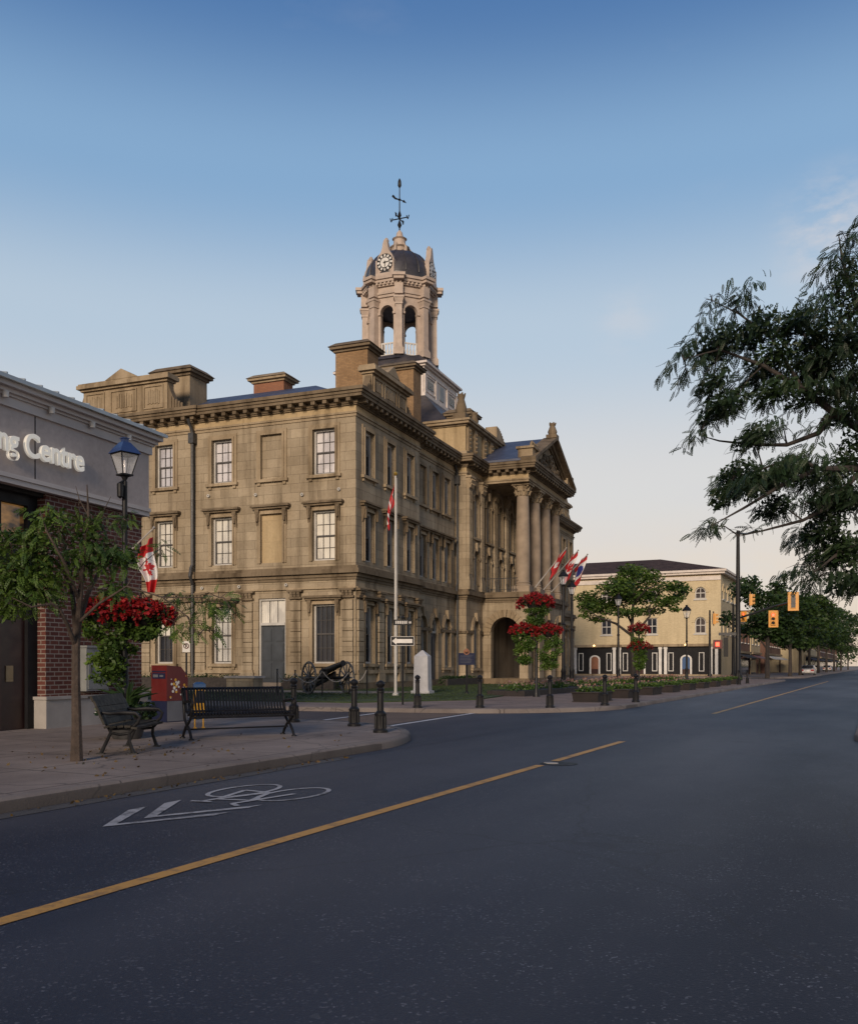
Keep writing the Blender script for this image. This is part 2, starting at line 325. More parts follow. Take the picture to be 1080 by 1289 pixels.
def paint(name, c, wear=.5):
    m, t, b = newmat(name); n1 = noise(t, 9, 7, .7); n2 = noise(t, 1.2, 4, .6)
    a = t.nodes.new('ShaderNodeMath'); L(t, n1, a.inputs[0]); L(t, n2, a.inputs[1])
    f = rng(t, a.outputs[0], .98, 1.22, 0, wear)
    L(t, mixc(t, f, c, (.05,.05,.055)), b.inputs['Base Color']); b.inputs['Roughness'].default_value = .6; return m
M['yellow_line'] = paint('yellow_road_paint', (.52,.27,.06), .65); M['white_line'] = paint('white_road_paint', (.36,.36,.38), .9)
M['white_line2'] = paint('fresh_white_road_paint', (.55,.55,.57), .4)
M['grass'] = mat('lawn_grass', (.035,.058,.015), .9, .5, 6, bmp=.6, bscale=60)
M['earth'] = mat('ground_earth', (.06,.055,.045), .9, .3, .3)
def leafmat(name, a, bcol, scale=.9, trans=.25):
    m, t, b = newmat(name); n = noise(t, scale, 3, .6); g = t.nodes.new('ShaderNodeNewGeometry')
    c = mixc(t, rng(t, n, .35, .65), a, bcol); c = mixc(t, g.outputs['Random Per Island'], c, mixc(t, 1., c, (.55,.62,.5), 'MULTIPLY'))
    L(t, c, b.inputs['Base Color']); b.inputs['Roughness'].default_value = .5; b.inputs['Specular IOR Level'].default_value = .35
    tr = t.nodes.new('ShaderNodeBsdfTranslucent'); L(t, c, tr.inputs[0]); ms = t.nodes.new('ShaderNodeMixShader'); ms.inputs[0].default_value = trans
    out = t.nodes['Material Output']; L(t, b.outputs[0], ms.inputs[1]); L(t, tr.outputs[0], ms.inputs[2]); L(t, ms.outputs[0], out.inputs[0]); return m
M['leaf'] = leafmat('green_leaves', (.035,.075,.018), (.12,.19,.032), 1.6); M['leaf_dark'] = leafmat('dark_leaves', (.022,.045,.016), (.04,.078,.022))
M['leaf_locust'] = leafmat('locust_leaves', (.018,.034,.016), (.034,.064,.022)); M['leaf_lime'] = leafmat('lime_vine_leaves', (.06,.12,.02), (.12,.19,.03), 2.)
M['leaf_far'] = leafmat('far_leaves', (.03,.06,.014), (.05,.09,.018), .35)
M['flower'] = leafmat('red_petals', (.20,.008,.012), (.40,.016,.02), 5., .2); M['flower_pink'] = leafmat('pink_petals', (.36,.14,.12), (.4,.3,.26), 3., .2)
M['bark'] = mat('grey_brown_bark', (.058,.042,.034), .9, .35, 8, bmp=.8, bscale=30)
M['bark_dark'] = mat('dark_bark', (.04,.033,.03), .9, .35, 8, bmp=.8, bscale=30)
M['red'] = mat('red_paint', (.10,.012,.012), .45, .15, 3); M['navy'] = mat('navy_paint', (.012,.016,.045), .6, .15, 3, spec=.15); M['grey_blue'] = mat('grey_blue_paint', (.10,.105,.125), .5, .15, 3)
M['red_cloth'] = mat('red_cloth', (.42,.016,.02), .85, .12, 2); M['white_cloth'] = mat('white_cloth', (.62,.60,.60), .85, .08, 2); M['blue_cloth'] = mat('blue_cloth', (.03,.04,.22), .85, .12, 2)
M['yellow'] = mat('yellow_paint', (.55,.29,.02), .45, .1, 3); M['blue'] = mat('blue_paint', (.035,.085,.20), .45, .1, 3)
M['fascia'] = masonry('taupe_panel', (.49,.43,.415), (.47,.415,.40), (.47,.415,.40), 30, 30, .001, .6, .38, .06, (.62,.58,.55)); M['fascia_lt'] = mat('taupe_trim', (.50,.455,.435), .6, .1, 1.2); M['roof_metal'] = mat('blue_grey_metal_roof', (.30,.34,.38), .38, .12, 1.5, metal=.3)
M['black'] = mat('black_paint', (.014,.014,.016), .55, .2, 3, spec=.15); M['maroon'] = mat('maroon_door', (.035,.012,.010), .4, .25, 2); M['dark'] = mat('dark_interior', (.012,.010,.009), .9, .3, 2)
def emit(name, c, s):
    m, t, b = newmat(name); b.inputs['Base Color'].default_value = (*c,1); b.inputs['Emission Color'].default_value = (*c,1); b.inputs['Emission Strength'].default_value = s; return m
M['litter'] = leafmat('dry_leaves', (.10,.06,.025), (.16,.10,.04), 3., .1)
M['letter'] = emit('lit_ivory_letter', (.80,.76,.68), .28)
M['gold'] = mat('gold_ball', (.55,.35,.08), .35, .1, 3, metal=.8)
M['bluelamp'] = mat('blue_enamel', (.025,.045,.13), .32, .15, 3)  # blue of the reflected sky put into the dark lantern roof's base colour
M['tile'] = mat('olive_bench_slat', (.024,.021,.017), .55, .3, 5, spec=.2)
M['silver'] = mat('silver_car_paint', (.42,.42,.44), .3, .05, 1, metal=.4, coat=.5); M['tyre'] = mat('tyre_rubber', (.012,.012,.012), .8, .2, 5)
M['wood_dark'] = mat('dark_red_timber', (.014,.009,.009), .7, .3, 4, bmp=.3)
M['signal_yellow'] = mat('signal_yellow', (.60,.27,.03), .45, .1, 3)
M['stele'] = mat('white_granite', (.40,.40,.42), .6, .12, 4, bmp=.15)
M['red_light'] = emit('red_signal_light', (1.,.045,.02), 7); M['warm_light'] = emit('warm_lamp', (1.,.62,.28), 3.)
M['tail'] = mat('tail_lamp', (.3,.01,.01), .3, .1, 3)
def interior():
    m, t, b = newmat('lit_interior_behind_glass'); n = noise(t, 1.1, 4, .6, None, (1, 1, 2.2))
    r = t.nodes.new('ShaderNodeValToRGB'); e = r.color_ramp.elements; e[0].position = .42; e[0].color = (.02,.012,.008,1); e[1].position = .7; e[1].color = (.55,.27,.08,1)
    L(t, n, r.inputs[0]); L(t, r.outputs[0], b.inputs['Emission Color']); b.inputs['Emission Strength'].default_value = .55
    b.inputs['Base Color'].default_value = (.03,.025,.02,1); b.inputs['Roughness'].default_value = .06; return m
M['lit'] = interior()

# ------------------------------------------------------------------ foliage
def leaf_object(name, clusters, size, m, parent=None, seed=1, aspect=.55, droop=0., hollow=.5):
    """clusters: (x, y, z, rx, ry, rz, n); many small bent leaf faces spread through each clump's volume"""
    g = np.random.default_rng(seed); C = []; 
    for (x, y, z, rx, ry, rz, n) in clusters:
        n = int(n); d = g.normal(size=(n,3)); d /= np.linalg.norm(d, axis=1)[:,None]; r = g.random(n)**hollow
        C.append(np.stack([x+d[:,0]*r*rx, y+d[:,1]*r*ry, z+d[:,2]*r*rz], 1))
    C = np.concatenate(C); n = len(C)
    a = g.normal(size=(n,3)); a[:,2] = a[:,2]*.5-droop; a /= np.linalg.norm(a, axis=1)[:,None]
    b = np.cross(a, g.normal(size=(n,3))); b /= np.linalg.norm(b, axis=1)[:,None]; k = np.cross(a, b)
    s = size*(.6+.8*g.random(n))[:,None]
    v = np.stack([C-a*s, C+b*s*aspect+k*s*.15, C+a*s, C-b*s*aspect+k*s*.15], 1).reshape(-1,3)
    me = bpy.data.meshes.new(name); me.vertices.add(4*n); me.vertices.foreach_set('co', v.ravel())
    me.loops.add(4*n); me.loops.foreach_set('vertex_index', np.arange(4*n)); me.polygons.add(n)
    me.polygons.foreach_set('loop_start', np.arange(n)*4); me.polygons.foreach_set('loop_total', np.full(n,4)); me.materials.append(m); me.update(); me.validate()
    o = bpy.data.objects.new(name, me); col.objects.link(o)
    if parent is not None: o.parent = parent
    return o
def pinnate_object(name, base, dirs, length, m, parent=None, seed=1, pairs=8, wv=.05):
    """compound leaves: a drooping midrib with pairs of narrow leaflets"""
    g = np.random.default_rng(seed); n = len(base); tv = []; q = []
    for k in range(pairs):
        t = .12+.88*k/(pairs-1)
        for sgn in (-1, 1):
            lx = .19*math.sin(math.pi*(.14+.74*t))**.8
            p0 = np.array([t, 0, 0]); p2 = np.array([t+.10, sgn*lx, -.03]); md = (p0+p2)/2; pr = np.array([wv, -sgn*.02, 0])
            tv += [p0, md+pr, p2, md-pr]
    tv += [np.array([0,-.008,0]), np.array([1,-.004,0]), np.array([1,.004,0]), np.array([0,.008,0])]
    tv = np.array(tv); 
    tv[:,2] -= .30*tv[:,0]**2
    a = dirs/np.linalg.norm(dirs, axis=1)[:,None]; up = np.tile([0,0,1.], (n,1))+g.normal(size=(n,3))*.5
    b = np.cross(up, a); b /= np.linalg.norm(b, axis=1)[:,None]; c = np.cross(a, b)
    s = (length*(.65+.7*g.random(n)))[:,None,None]
    v = base[:,None,:]+s*(a[:,None,:]*tv[None,:,0:1]+b[:,None,:]*tv[None,:,1:2]+c[:,None,:]*tv[None,:,2:3])
    v = v.reshape(-1,3); N = len(v)//4
    me = bpy.data.meshes.new(name); me.vertices.add(len(v)); me.vertices.foreach_set('co', v.ravel())
    me.loops.add(4*N); me.loops.foreach_set('vertex_index', np.arange(4*N)); me.polygons.add(N)
    me.polygons.foreach_set('loop_start', np.arange(N)*4); me.polygons.foreach_set('loop_total', np.full(N,4)); me.materials.append(m); me.update(); me.validate()
    o = bpy.data.objects.new(name, me); col.objects.link(o)
    if parent is not None: o.parent = parent
    return o
def text_mesh(name, body, size, extrude, m, parent=None, bold=0.):
    cu = bpy.data.curves.new(name, 'FONT'); cu.body = body; cu.size = size; cu.extrude = extrude; cu.offset = bold; cu.align_x = 'LEFT'
    tmp = bpy.data.objects.new(name+'_tmp', cu); col.objects.link(tmp)
    dg = bpy.context.evaluated_depsgraph_get(); me = bpy.data.meshes.new_from_object(tmp.evaluated_get(dg)); me.name = name
    bpy.data.objects.remove(tmp); bpy.data.curves.remove(cu); me.materials.clear(); me.materials.append(m)
    o = bpy.data.objects.new(name, me); col.objects.link(o)
    if parent is not None: o.parent = parent
    return o

# ================================================================== GROUND, ROAD, PAVEMENTS
def flat(name, poly, z, m, rot=-SA, thick=None, parent=None):
    mb = MB()
    if thick: mb.prism(poly, z-thick, z)
    else: mb.add([(p[0],p[1],z) for p in poly], [list(range(len(poly)))])
    o = mb.build(name, m, parent, smooth=False)
    if parent is None: o.rotation_euler = (0,0,rot)
    return o
struct(flat('ground', [(-900,-300),(900,-300),(900,2500),(-900,2500)], -.03, M['earth']))
road = struct(flat('road', [(-9.5,-60),(9,-60),(9,1200),(-9.5,1200)], 0, M['asphalt']))
side = struct(flat('side_street', [(-90,10),(-7,10),(-7,30),(-90,30)], .003, M['asphalt']))
cross = struct(flat('cross_street', [(-90,90),(-9.5,90),(-9.5,101),(-90,101)], .003, M['asphalt']))
def arc(cx, cy, r, a0, a1, n=14): return [(cx+r*math.cos(R(a0+(a1-a0)*k/n)), cy+r*math.sin(R(a0+(a1-a0)*k/n))) for k in range(n+1)]
def offset_line(pts, d):
    out = []
    for i, p in enumerate(pts):
        a = pts[max(i-1,0)]; b = pts[min(i+1,len(pts)-1)]
        if 0 < i < len(pts)-1:
            d1 = Vector((p[0]-a[0],p[1]-a[1])).normalized(); d2 = Vector((b[0]-p[0],b[1]-p[1])).normalized(); t = (d1+d2).normalized()
        else: t = Vector((b[0]-a[0],b[1]-a[1])).normalized()
        out.append((p[0]-t.y*d, p[1]+t.x*d))
    return out
KH = .13
def pavement(name, line, close, m, w=.17):
    """line: kerb polyline with the pavement on its left; close: the remaining corners"""
    inner = offset_line(line, w)
    o = flat(name, inner+close, KH, m, thick=.25)
    struct(o); a = offset_line(line, .03); k = MB(); n = len(line)
    vs = [(p[0],p[1],-.05) for p in line]+[(p[0],p[1],KH-.035) for p in line]+[(p[0],p[1],KH+.004) for p in a]+[(p[0],p[1],KH+.004) for p in inner]
    k.add(vs, [(r*n+i, r*n+i+1, (r+1)*n+i+1, (r+1)*n+i) for r in range(3) for i in range(n-1)])
    ko = k.build('kerb', M['kerb'], o, angle=60)
    return o
KN = -7.2
left_line = [(KN,-40)]+[(KN,u) for u in (-20,-5,0,3,6,9,11)]+arc(KN-4.8,12.6,4.8,0,90)+[(-20,17.3),(-60,17.0)]
pavement('sidewalk', left_line, [(-60,-40)], M['concrete'])
far_line = [(-70,14),(-40,18.5),(-19,21.9)]+arc(KN-5.3,28.5,5.3,-90,0)+[(KN-.1,40),(KN-.3,60),(KN-.4,82)]+arc(KN-4.4,84,4,0,90,8)+[(-30,88),(-90,88)]
pavement('plaza_pavement', far_line, [(-90,14)], M['paver'])
pavement('sidewalk', [(-90,103)]+[(-30,103)]+arc(KN-4.4,107,4,-90,0,8)+[(KN-.4,160),(KN-.4,900)], [(-90,900)], M['concrete'])
right_line = [(-.55,900),(-.55,200),(-.55,60),(-.55,30),(-.5,22)]+[(.75-1.25*math.cos(R(a)), 18.6-2.2*math.sin(R(a))) for a in (10,30,50,70,88)]+[(2.1,16.2)]+[(2.6-0+.0,15.4),(2.75,13),(2.75,-40)]
pavement('sidewalk', right_line, [(40,-40),(40,900)], M['concrete'])

# paint on the road (parts of the road; thin sheets above the asphalt)
def strip(name, pts, wd, m, parent, z=.005):
    a = offset_line(pts, wd/2); b = offset_line(pts, -wd/2); mb = MB(); n = len(pts)
    mb.add([(p[0],p[1],z) for p in a]+[(p[0],p[1],z) for p in b], [(i,i+1,n+i+1,n+i) for i in range(n-1)])
    return mb.build(name, m, parent, smooth=False)
CL = -4.16
strip('centre_line', [(CL,u) for u in (-40,-10,0,4,8,11.75)], .125, M['yellow_line'], road)
strip('centre_line', [(CL,12.35),(CL,14),(CL,16.1)], .125, M['yellow_line'], road)
strip('centre_line', [(CL-.12,26.5),(CL-.13,50),(CL-.14,86)], .13, M['yellow_line'], road)
mbp = MB(); mbp.lathe([(.0,.0045),(.26,.0045)], (CL+.16,12.05,0), 20, cap=False); pat = mbp.build('asphalt_patch', M['black'], road, smooth=False)
mbp = MB(); g = random.Random(4)
mbp.prism([(CL+.05+.12*math.cos(a)*(.7+.5*g.random()), 12.06+.09*math.sin(a)*(.7+.5*g.random())) for a in [k*math.pi/5 for k in range(10)]], .001, .010)
mbp.build('manhole_patch', M['plinth'], road)
# gutter strip along the near kerb
strip('gutter', [(KN+.16,-40),(KN+.16,0),(KN+.16,11.5)], .22, concrete('gutter_concrete', (.085,.082,.085), 3, .01), road, .0045)
# bicycle-lane symbol: two chevrons and a bicycle
mk = MB(); Zm = .006
def stroke(p, q, wd):
    d = Vector((q[0]-p[0], q[1]-p[1])).normalized(); nx, ny = -d.y*wd/2, d.x*wd/2
    mk.add([(p[0]+nx,p[1]+ny,Zm),(q[0]+nx,q[1]+ny,Zm),(q[0]-nx,q[1]-ny,Zm),(p[0]-nx,p[1]-ny,Zm)], [(0,1,2,3)])
LC = -5.84
for du in (0, .48):
    mk.add([(LC,5.62+du,Zm),(LC,5.62+du+.16,Zm),(LC-.46,6.62+du,Zm),(LC-.46,6.38+du,Zm)], [(0,1,2,3)])
    mk.add([(LC,5.62+du,Zm),(LC+.46,6.5+du,Zm),(LC+.46,6.72+du,Zm),(LC,5.62+du+.16,Zm)], [(0,1,2,3)])
def ellipse(cn, cu, rn, ru, wd, N=28):
    for k in range(N):
        a, b = 2*math.pi*k/N, 2*math.pi*(k+1)/N
        f = lambda t, o: (cn+(rn+o)*math.cos(t), cu+(ru+o)*math.sin(t), Zm)
        mk.add([f(a,-wd/2), f(b,-wd/2), f(b,wd/2), f(a,wd/2)], [(0,1,2,3)])
Zm = .0062; ellipse(LC-.33, 7.95, .27, .52, .055); ellipse(LC+.31, 7.95, .27, .52, .055)
Zm = .0066
for p, q in (((-.33,7.95),(-.18,7.3)),((-.18,7.3),(.19,7.38)),((.19,7.38),(.02,7.92)),((.02,7.92),(-.18,7.3)),((-.33,7.95),(.02,7.92)),((.31,7.95),(.16,7.12)),((.16,7.12),(.30,7.02)),((-.18,7.3),(-.21,7.1)),((-.32,7.08),(-.1,7.12))): stroke((LC+p[0],p[1]), (LC+q[0],q[1]), .06); Zm += .0003
mk.build('bicycle_symbol', M['white_line'], road, smooth=False)
strip('crossing_line', [(-12.1,17.0),(-12.9,23.0)], .14, M['white_line2'], side, .009)
strip('crossing_line', [(-9.75,16.8),(-10.4,24.0)], .14, M['white_line2'], side, .009)
mbp = MB(); mbp.add([(-11.9,16.9,.007),(-9.95,16.9,.007),(-10.6,23.9,.007),(-12.7,22.9,.007)], [(0,1,2,3)]); mbp.build('crossing_paving', M['crossing'], side, smooth=False)
strip('stop_line', [(-22,18.4),(-13.4,18.6)], .12, M['white_line2'], side, .008)

# ================================================================== SHOP ON THE LEFT
SHA = math.atan((967-CX)/FPX); s_, c_ = math.sin(SHA), math.cos(SHA)
SZ0 = 17.76; shop_o = ((58-CX)/FPX*SZ0, SZ0, 0)
shop = thing('brick_shop', 'brick shop with taupe fascia, raised ivory sign letters and metal roof edge', 'shop', shop_o, math.pi/2-SHA)
# local: x along the front (away from the camera), -y towards the pavement, z up
fs = lambda u, v, d: (u, d, v)
PE = 2.9
mb = MB(); mb.fbox(fs, 0, PE, .75, 4.72, 0, .45); mb.fbox(lambda u,v,d:(u,d,v), 0.0, PE, .75, 4.72, .452, 9); mb.build('wall', M['red_brick'], shop)
mb = MB(); mb.fbox(fs, -.09, PE+.09, .05, .69, -.10, .5); mb.fbox(fs, -.12, PE+.12, .69, .75, -.13, .53); mb.build('plinth', M['plinth'], shop)
mb = MB(); mb.fbox(fs, -14, PE+.1, 4.88, 6.09, -.12, .6)
for x in (-9.6,-6.9,-4.2,-1.5): pass
mb.build('fascia', M['fascia'], shop)
for x in (-8.6,-4.5,-.40): mb = MB(); mb.fbox(fs, x-.012, x+.012, 4.885, 6.085, -.124, -.119); mb.build('panel_joint', M['dark'], shop)
mb = MB(); mb.fbox(fs, -14, PE+.12, 4.80, 4.88, -.16, .6); mb.fbox(fs, -14, PE+.11, 4.70, 4.797, -.13, .6); mb.build('fascia_trim', M['fascia_lt'], shop)
mb = MB(); mb.fbox(fs, -14, PE+.16, 6.09, 6.27, -.17, .8); mb.fbox(fs, -14, PE+.19, 6.27, 6.32, -.21, .8); mb.fbox(fs, -14, PE+.30, 6.40, 6.49, -.36, 1.2); mb.fbox(fs, -14, PE+.24, 6.32, 6.40, -.27, .9); mb.build('soffit', M['fascia_lt'], shop)
for x in np.arange(-11.4, PE+.2, 1.13):
    mb = MB(); mb.lathe([(.055,0),(.06,.09),(.06,.115)], (x,-.24,6.205), 12); mb.build('downlight', M['white'], shop)
mb = MB(); mb.hexa([(-14,-.44,6.492),(PE+.36,-.44,6.492),(PE+.36,9,8.2),(-14,9,8.2),(-14,-.44,6.565),(PE+.36,-.44,6.565),(PE+.36,9,8.3),(-14,9,8.3)])
for x in np.arange(-14, PE+.3, .42): mb.hexa([(x,-.435,6.567),(x+.03,-.435,6.567),(x+.03,9,8.302),(x,9,8.302),(x,-.435,6.60),(x+.03,-.435,6.60),(x+.03,9,8.335),(x,9,8.335)])
mb.build('roof', M['roof_metal'], shop)
# recessed entrance left of the pier
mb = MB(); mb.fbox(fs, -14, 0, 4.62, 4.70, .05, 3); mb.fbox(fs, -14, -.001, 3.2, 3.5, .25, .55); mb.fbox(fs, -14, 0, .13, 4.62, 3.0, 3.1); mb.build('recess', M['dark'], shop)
mb = MB(); mb.fbox(fs, -.25, -.004, .135, 4.62, .2, .7)
for x in (-.95,-1.9,-2.9,-4.2): mb.fbox(fs, x-.05, x+.05, 3.3, 4.62, .2, .4)
mb.fbox(fs, -14, -.25, 3.2, 3.55, .2, .45); mb.fbox(fs, -14, -.25, 4.42, 4.62, .18, .45)
mb.build('window_frame', M['black'], shop)
mb = MB(); mb.fbox(fs, -14, -.25, 3.55, 4.42, .30, .32); mb.build('window_pane', M['lit'], shop)
mb = MB(); mb.fbox(fs, -14, -.25, .135, 3.2, .28, .34)
for x in (-.9,-1.75): mb.fbox(fs, x-.03, x+.03, .14, 3.2, .23, .28)
mb.fbox(fs, -1.6, -1.05, .2, .95, .25, .279); dr = mb.build('door', M['maroon'], shop)
mb = MB(); mb.fbox(fs, -.72, -.55, 1.05, 1.35, .26, .278); mb.build('notice', M['stone_gold'], dr)
mb = MB(); mb.fbox(fs, -1.5, -.5, 2.72, 2.76, .22, .25); mb.build('handle', M['steel'], dr)
# sign letters
tx = text_mesh('sign_letters', 'ng Centre', .62, .035, M['letter'], shop, .012)
vs = [v.co.x for v in tx.data.vertices]; wd = max(vs)-min(vs); tx.data.transform(Matrix.Diagonal((2.20/wd, 1, 1, 1)))
tx.rotation_euler = (R(90), 0, 0); tx.location = (-1.40, -.19, 5.27)
mb = MB(); mb.fbox(fs, .95, 1.62, .83, 1.72, -.16, -.003); mb.fbox(fs, .99, 1.58, .87, 1.63, -.175, -.162); mb.fbox(fs, .92, 1.65, 1.72, 1.76, -.20, -.003)
cab = thing('utility_cabinet', 'grey steel utility cabinet fixed to the red brick pier', 'cabinet', shop_o, math.pi/2-SHA)
mb.build('cabinet_box', M['steel'], cab); mb = MB(); mb.fbox(fs, 1.24, 1.34, 1.30, 1.46, -.182, -.177); mb.build('notice', M['white'], cab)
mb = MB(); mb.fbox(fs, 1.05, 1.09, 1.2, 1.32, -.19, -.177); mb.build('handle', M['iron_grey'], cab)

# ================================================================== TOWN HALL
HA = math.atan((1000-CX)/FPX); HX, HYY = (448-CX)/FPX*45, 45.0
HALL_R = math.pi/2-HA
hall = thing('town_hall', 'large sandstone town hall with columned portico and clock tower', 'town hall', (HX,HYY,0), HALL_R)
HE1 = Vector((math.sin(HA), math.cos(HA), 0)); HE2 = Vector((-math.cos(HA), math.sin(HA), 0))
def H(x, y, z=0): return Vector((HX,HYY,0))+HE1*x+HE2*y+Vector((0,0,z))     # hall-local point in the world
LX, WY = 47.6, 18.0
PX0, PX1, PY = 18.6, 29.0, -3.55                     # portico
PL = [(0,0),(8.2,0),(8.2,.4),(15.3,.4),(15.3,-.35),(32.3,-.35),(32.3,.4),(39.4,.4),(39.4,0),(LX,0),(LX,WY),(-.1,WY),(-.1,9.55),(0,9.55)]
PLP = PL[:5]+[(PX0,-.35),(PX0,PY),(PX1,PY),(PX1,-.35)]+PL[5:]
def offp(poly, o):
    n = len(poly); out = []
    for i in range(n):
        a, b, c = poly[i-1], poly[i], poly[(i+1)%n]
        d1 = Vector((b[0]-a[0], b[1]-a[1])).normalized(); d2 = Vector((c[0]-b[0], c[1]-b[1])).normalized()
        n1 = Vector((d1.y,-d1.x)); n2 = Vector((d2.y,-d2.x))
        q = Vector(b)+ (n1+n2)*o if abs(d1.dot(d2)) < .5 else Vector(b)+n1*o
        out.append((q.x, q.y))
    return out
def layers(mb, poly, ls):
    for z0, z1, o in ls: mb.prism(offp(poly, o), z0, z1)
Ff = lambda y0: (lambda u, v, d: (u, y0+d, v))
Fs = lambda x0: (lambda u, v, d: (x0+d, u, v))
GZ, AZ = 6.0, 13.66
# ---- windows
_wr = random.Random(17)
def arched_frame(mb, fr, a, b, c, d, wdt, d0, d1, K=10):
    r = (b-a)/2; out = [(a,c)]+arcpts(a,b,d,K)+[(b,c)]; inn = [(a+wdt,c+wdt)]+arcpts(a+wdt,b-wdt,d-wdt,K)+[(b-wdt,c+wdt)]
    n = len(out)
    for i in range(n):
        j = (i+1)%n
        mb.add([fr(*out[i],d0),fr(*out[j],d0),fr(*inn[j],d0),fr(*inn[i],d0),fr(*out[i],d1),fr(*out[j],d1),fr(*inn[j],d1),fr(*inn[i],d1)], [(0,1,2,3),(4,7,6,5),(0,4,5,1),(3,2,6,7)])
def window(fr, uc, w_, v0, v1, kind='plain', pane='blind', arch=False, cols=3, rows=4, depth=.30, hood=False, sill=True, blank=False, mr=None, surround=.26):
    a, b = uc-w_/2, uc+w_/2
    if blank:
        mb = MB(); mb.fbox(fr, a, b, v0, v1, .10, .16); root = mb.build('blind_window', M['stone_gold'] if hood else M['stone'], hall)
    else:
        wf = .13 if pane == 'glass_brown' else .085
        mb = MB(); mb.mi = 0
        if arch: arched_frame(mb, fr, a, b, v0, v1, .12, depth-.16, depth-.03)
        else:
            mb.fbox(fr, a, a+wf, v0, v1, depth-.16, depth-.03); mb.fbox(fr, b-wf, b, v0, v1, depth-.16, depth-.03)
            mb.fbox(fr, a+wf, b-wf, v1-wf, v1, depth-.16, depth-.03); mb.fbox(fr, a+wf, b-wf, v0, v0+.07, depth-.18, depth-.03)
        mb.mi = 1; t = .020; mid = mr if mr else (v0+v1)/2
        ia, ib, ic, idd = a+wf, b-wf, v0+.07, v1-wf
        mb.fbox(fr, ia, ib, mid-.035, mid+.035, depth-.10, depth-.028)
        mb.fbox(fr, ia, ia+.035, ic, mid-.036, depth-.09, depth-.026); mb.fbox(fr, ib-.035, ib, ic, mid-.036, depth-.09, depth-.026); mb.fbox(fr, ia+.036, ib-.036, ic, ic+.05, depth-.09, depth-.026)
        for k in range(1, cols): 
            x = ia+(ib-ia)*k/cols; mb.fbox(fr, x-t*.6, x+t*.6, ic+.051, idd-(.16 if arch else 0), depth-.07, depth-.022)
        for k in range(1, rows):
            if rows % 2 == 0 and k == rows//2: continue
            z = ic+(idd-ic)*k/rows; mb.fbox(fr, ia+.036, ib-.036, z-t*.5, z+t*.5, depth-.066, depth-.024)
        root = mb.build('window', [M['window_white'], M['sash']], hall, smooth=False)
        pn = MB()
        if arch: pn.fprism(fr, [(a,v0)]+arcpts(a,b,v1,10)+[(b,v0)], depth-.012, depth+.012)
        else: pn.fbox(fr, a, b, v0, v1, depth-.012, depth+.012)
        if pane == 'half':
            pn = MB(); pn.fbox(fr, a, b, v0, mid, depth-.012, depth+.012); p2 = MB(); p2.fbox(fr, a, b, mid+.001, v1, depth-.012, depth+.012); p2.build('pane', M['blind'], root, smooth=False)
            pn.build('pane', M['glass'], root, smooth=False)
        elif pane == 'glass_brown' and not arch and _wr.random() < .75:
            h_ = mid+_wr.choice((0,0,.35,-.3)); pn = MB(); pn.fbox(fr, a, b, v0, h_, depth-.012, depth+.012); p2 = MB(); p2.fbox(fr, a, b, h_+.001, v1, depth-.012, depth+.012); p2.build('pane', M['glass_dim'], root, smooth=False)
            pn.build('pane', M['glass_brown'], root, smooth=False)
        else: pn.build('pane', M[pane], root, smooth=False)
    s_ = surround
    st = MB()
    if s_:
        if arch:
            K = 12; r = w_/2; c = v1-r
            for (o, dd) in ((s_, -.07), (s_*.55, -.12)):
                for k in range(K):
                    t0, t1 = math.pi*k/K, math.pi*(k+1)/K
                    q = lambda t, rr: (uc-rr*math.cos(t), c+rr*math.sin(t))
                    p0, p1, p2, p3 = q(t0,r+.003), q(t1,r+.003), q(t1,r+o), q(t0,r+o)
                    st.add([fr(*p0,dd),fr(*p1,dd),fr(*p2,dd),fr(*p3,dd),fr(*p2,.02),fr(*p3,.02),fr(*p0,.02),fr(*p1,.02)], [(0,1,2,3),(3,2,4,5),(0,6,7,1)])
                for sg in (-1, 1):
                    e = sorted((uc+sg*(r+.003), uc+sg*(r+o))); st.fbox(fr, e[0], e[1], v0, c-.001, dd, .02)
            st.fprism(fr, [(uc-.11,v1-.05),(uc-.17,v1+.5),(uc+.17,v1+.5),(uc+.11,v1-.05)], -.2, .0)
            for sg in (-1, 1):
                e = sorted((uc+sg*(r+.003), uc+sg*(r+s_+.08))); st.fbox(fr, e[0], e[1], c-.12, c+.06, -.16, .018)
        else:
            for (o, dd) in ((s_, -.05), (s_*.42, -.10)):
                st.fbox(fr, a-o, a-.003, v0-.02, v1+o, dd, .03); st.fbox(fr, b+.003, b+o, v0-.02, v1+o, dd, .03); st.fbox(fr, a-.002, b+.002, v1+.003, v1+o-.002, dd+.002, .03)
        st.build('surround', M['stone_trim'], root)
    if sill:
        sl = MB(); sl.fbox(fr, a-s_-.09, b+s_+.09, v0-.17, v0-.022, -.17, .04)
        for sg in (-1, 1): sl.fbox(fr, uc+sg*(w_/2+s_*.5)-.09, uc+sg*(w_/2+s_*.5)+.09, v0-.32, v0-.172, -.09, .03)
        sl.build('sill', M['stone_trim'], root)
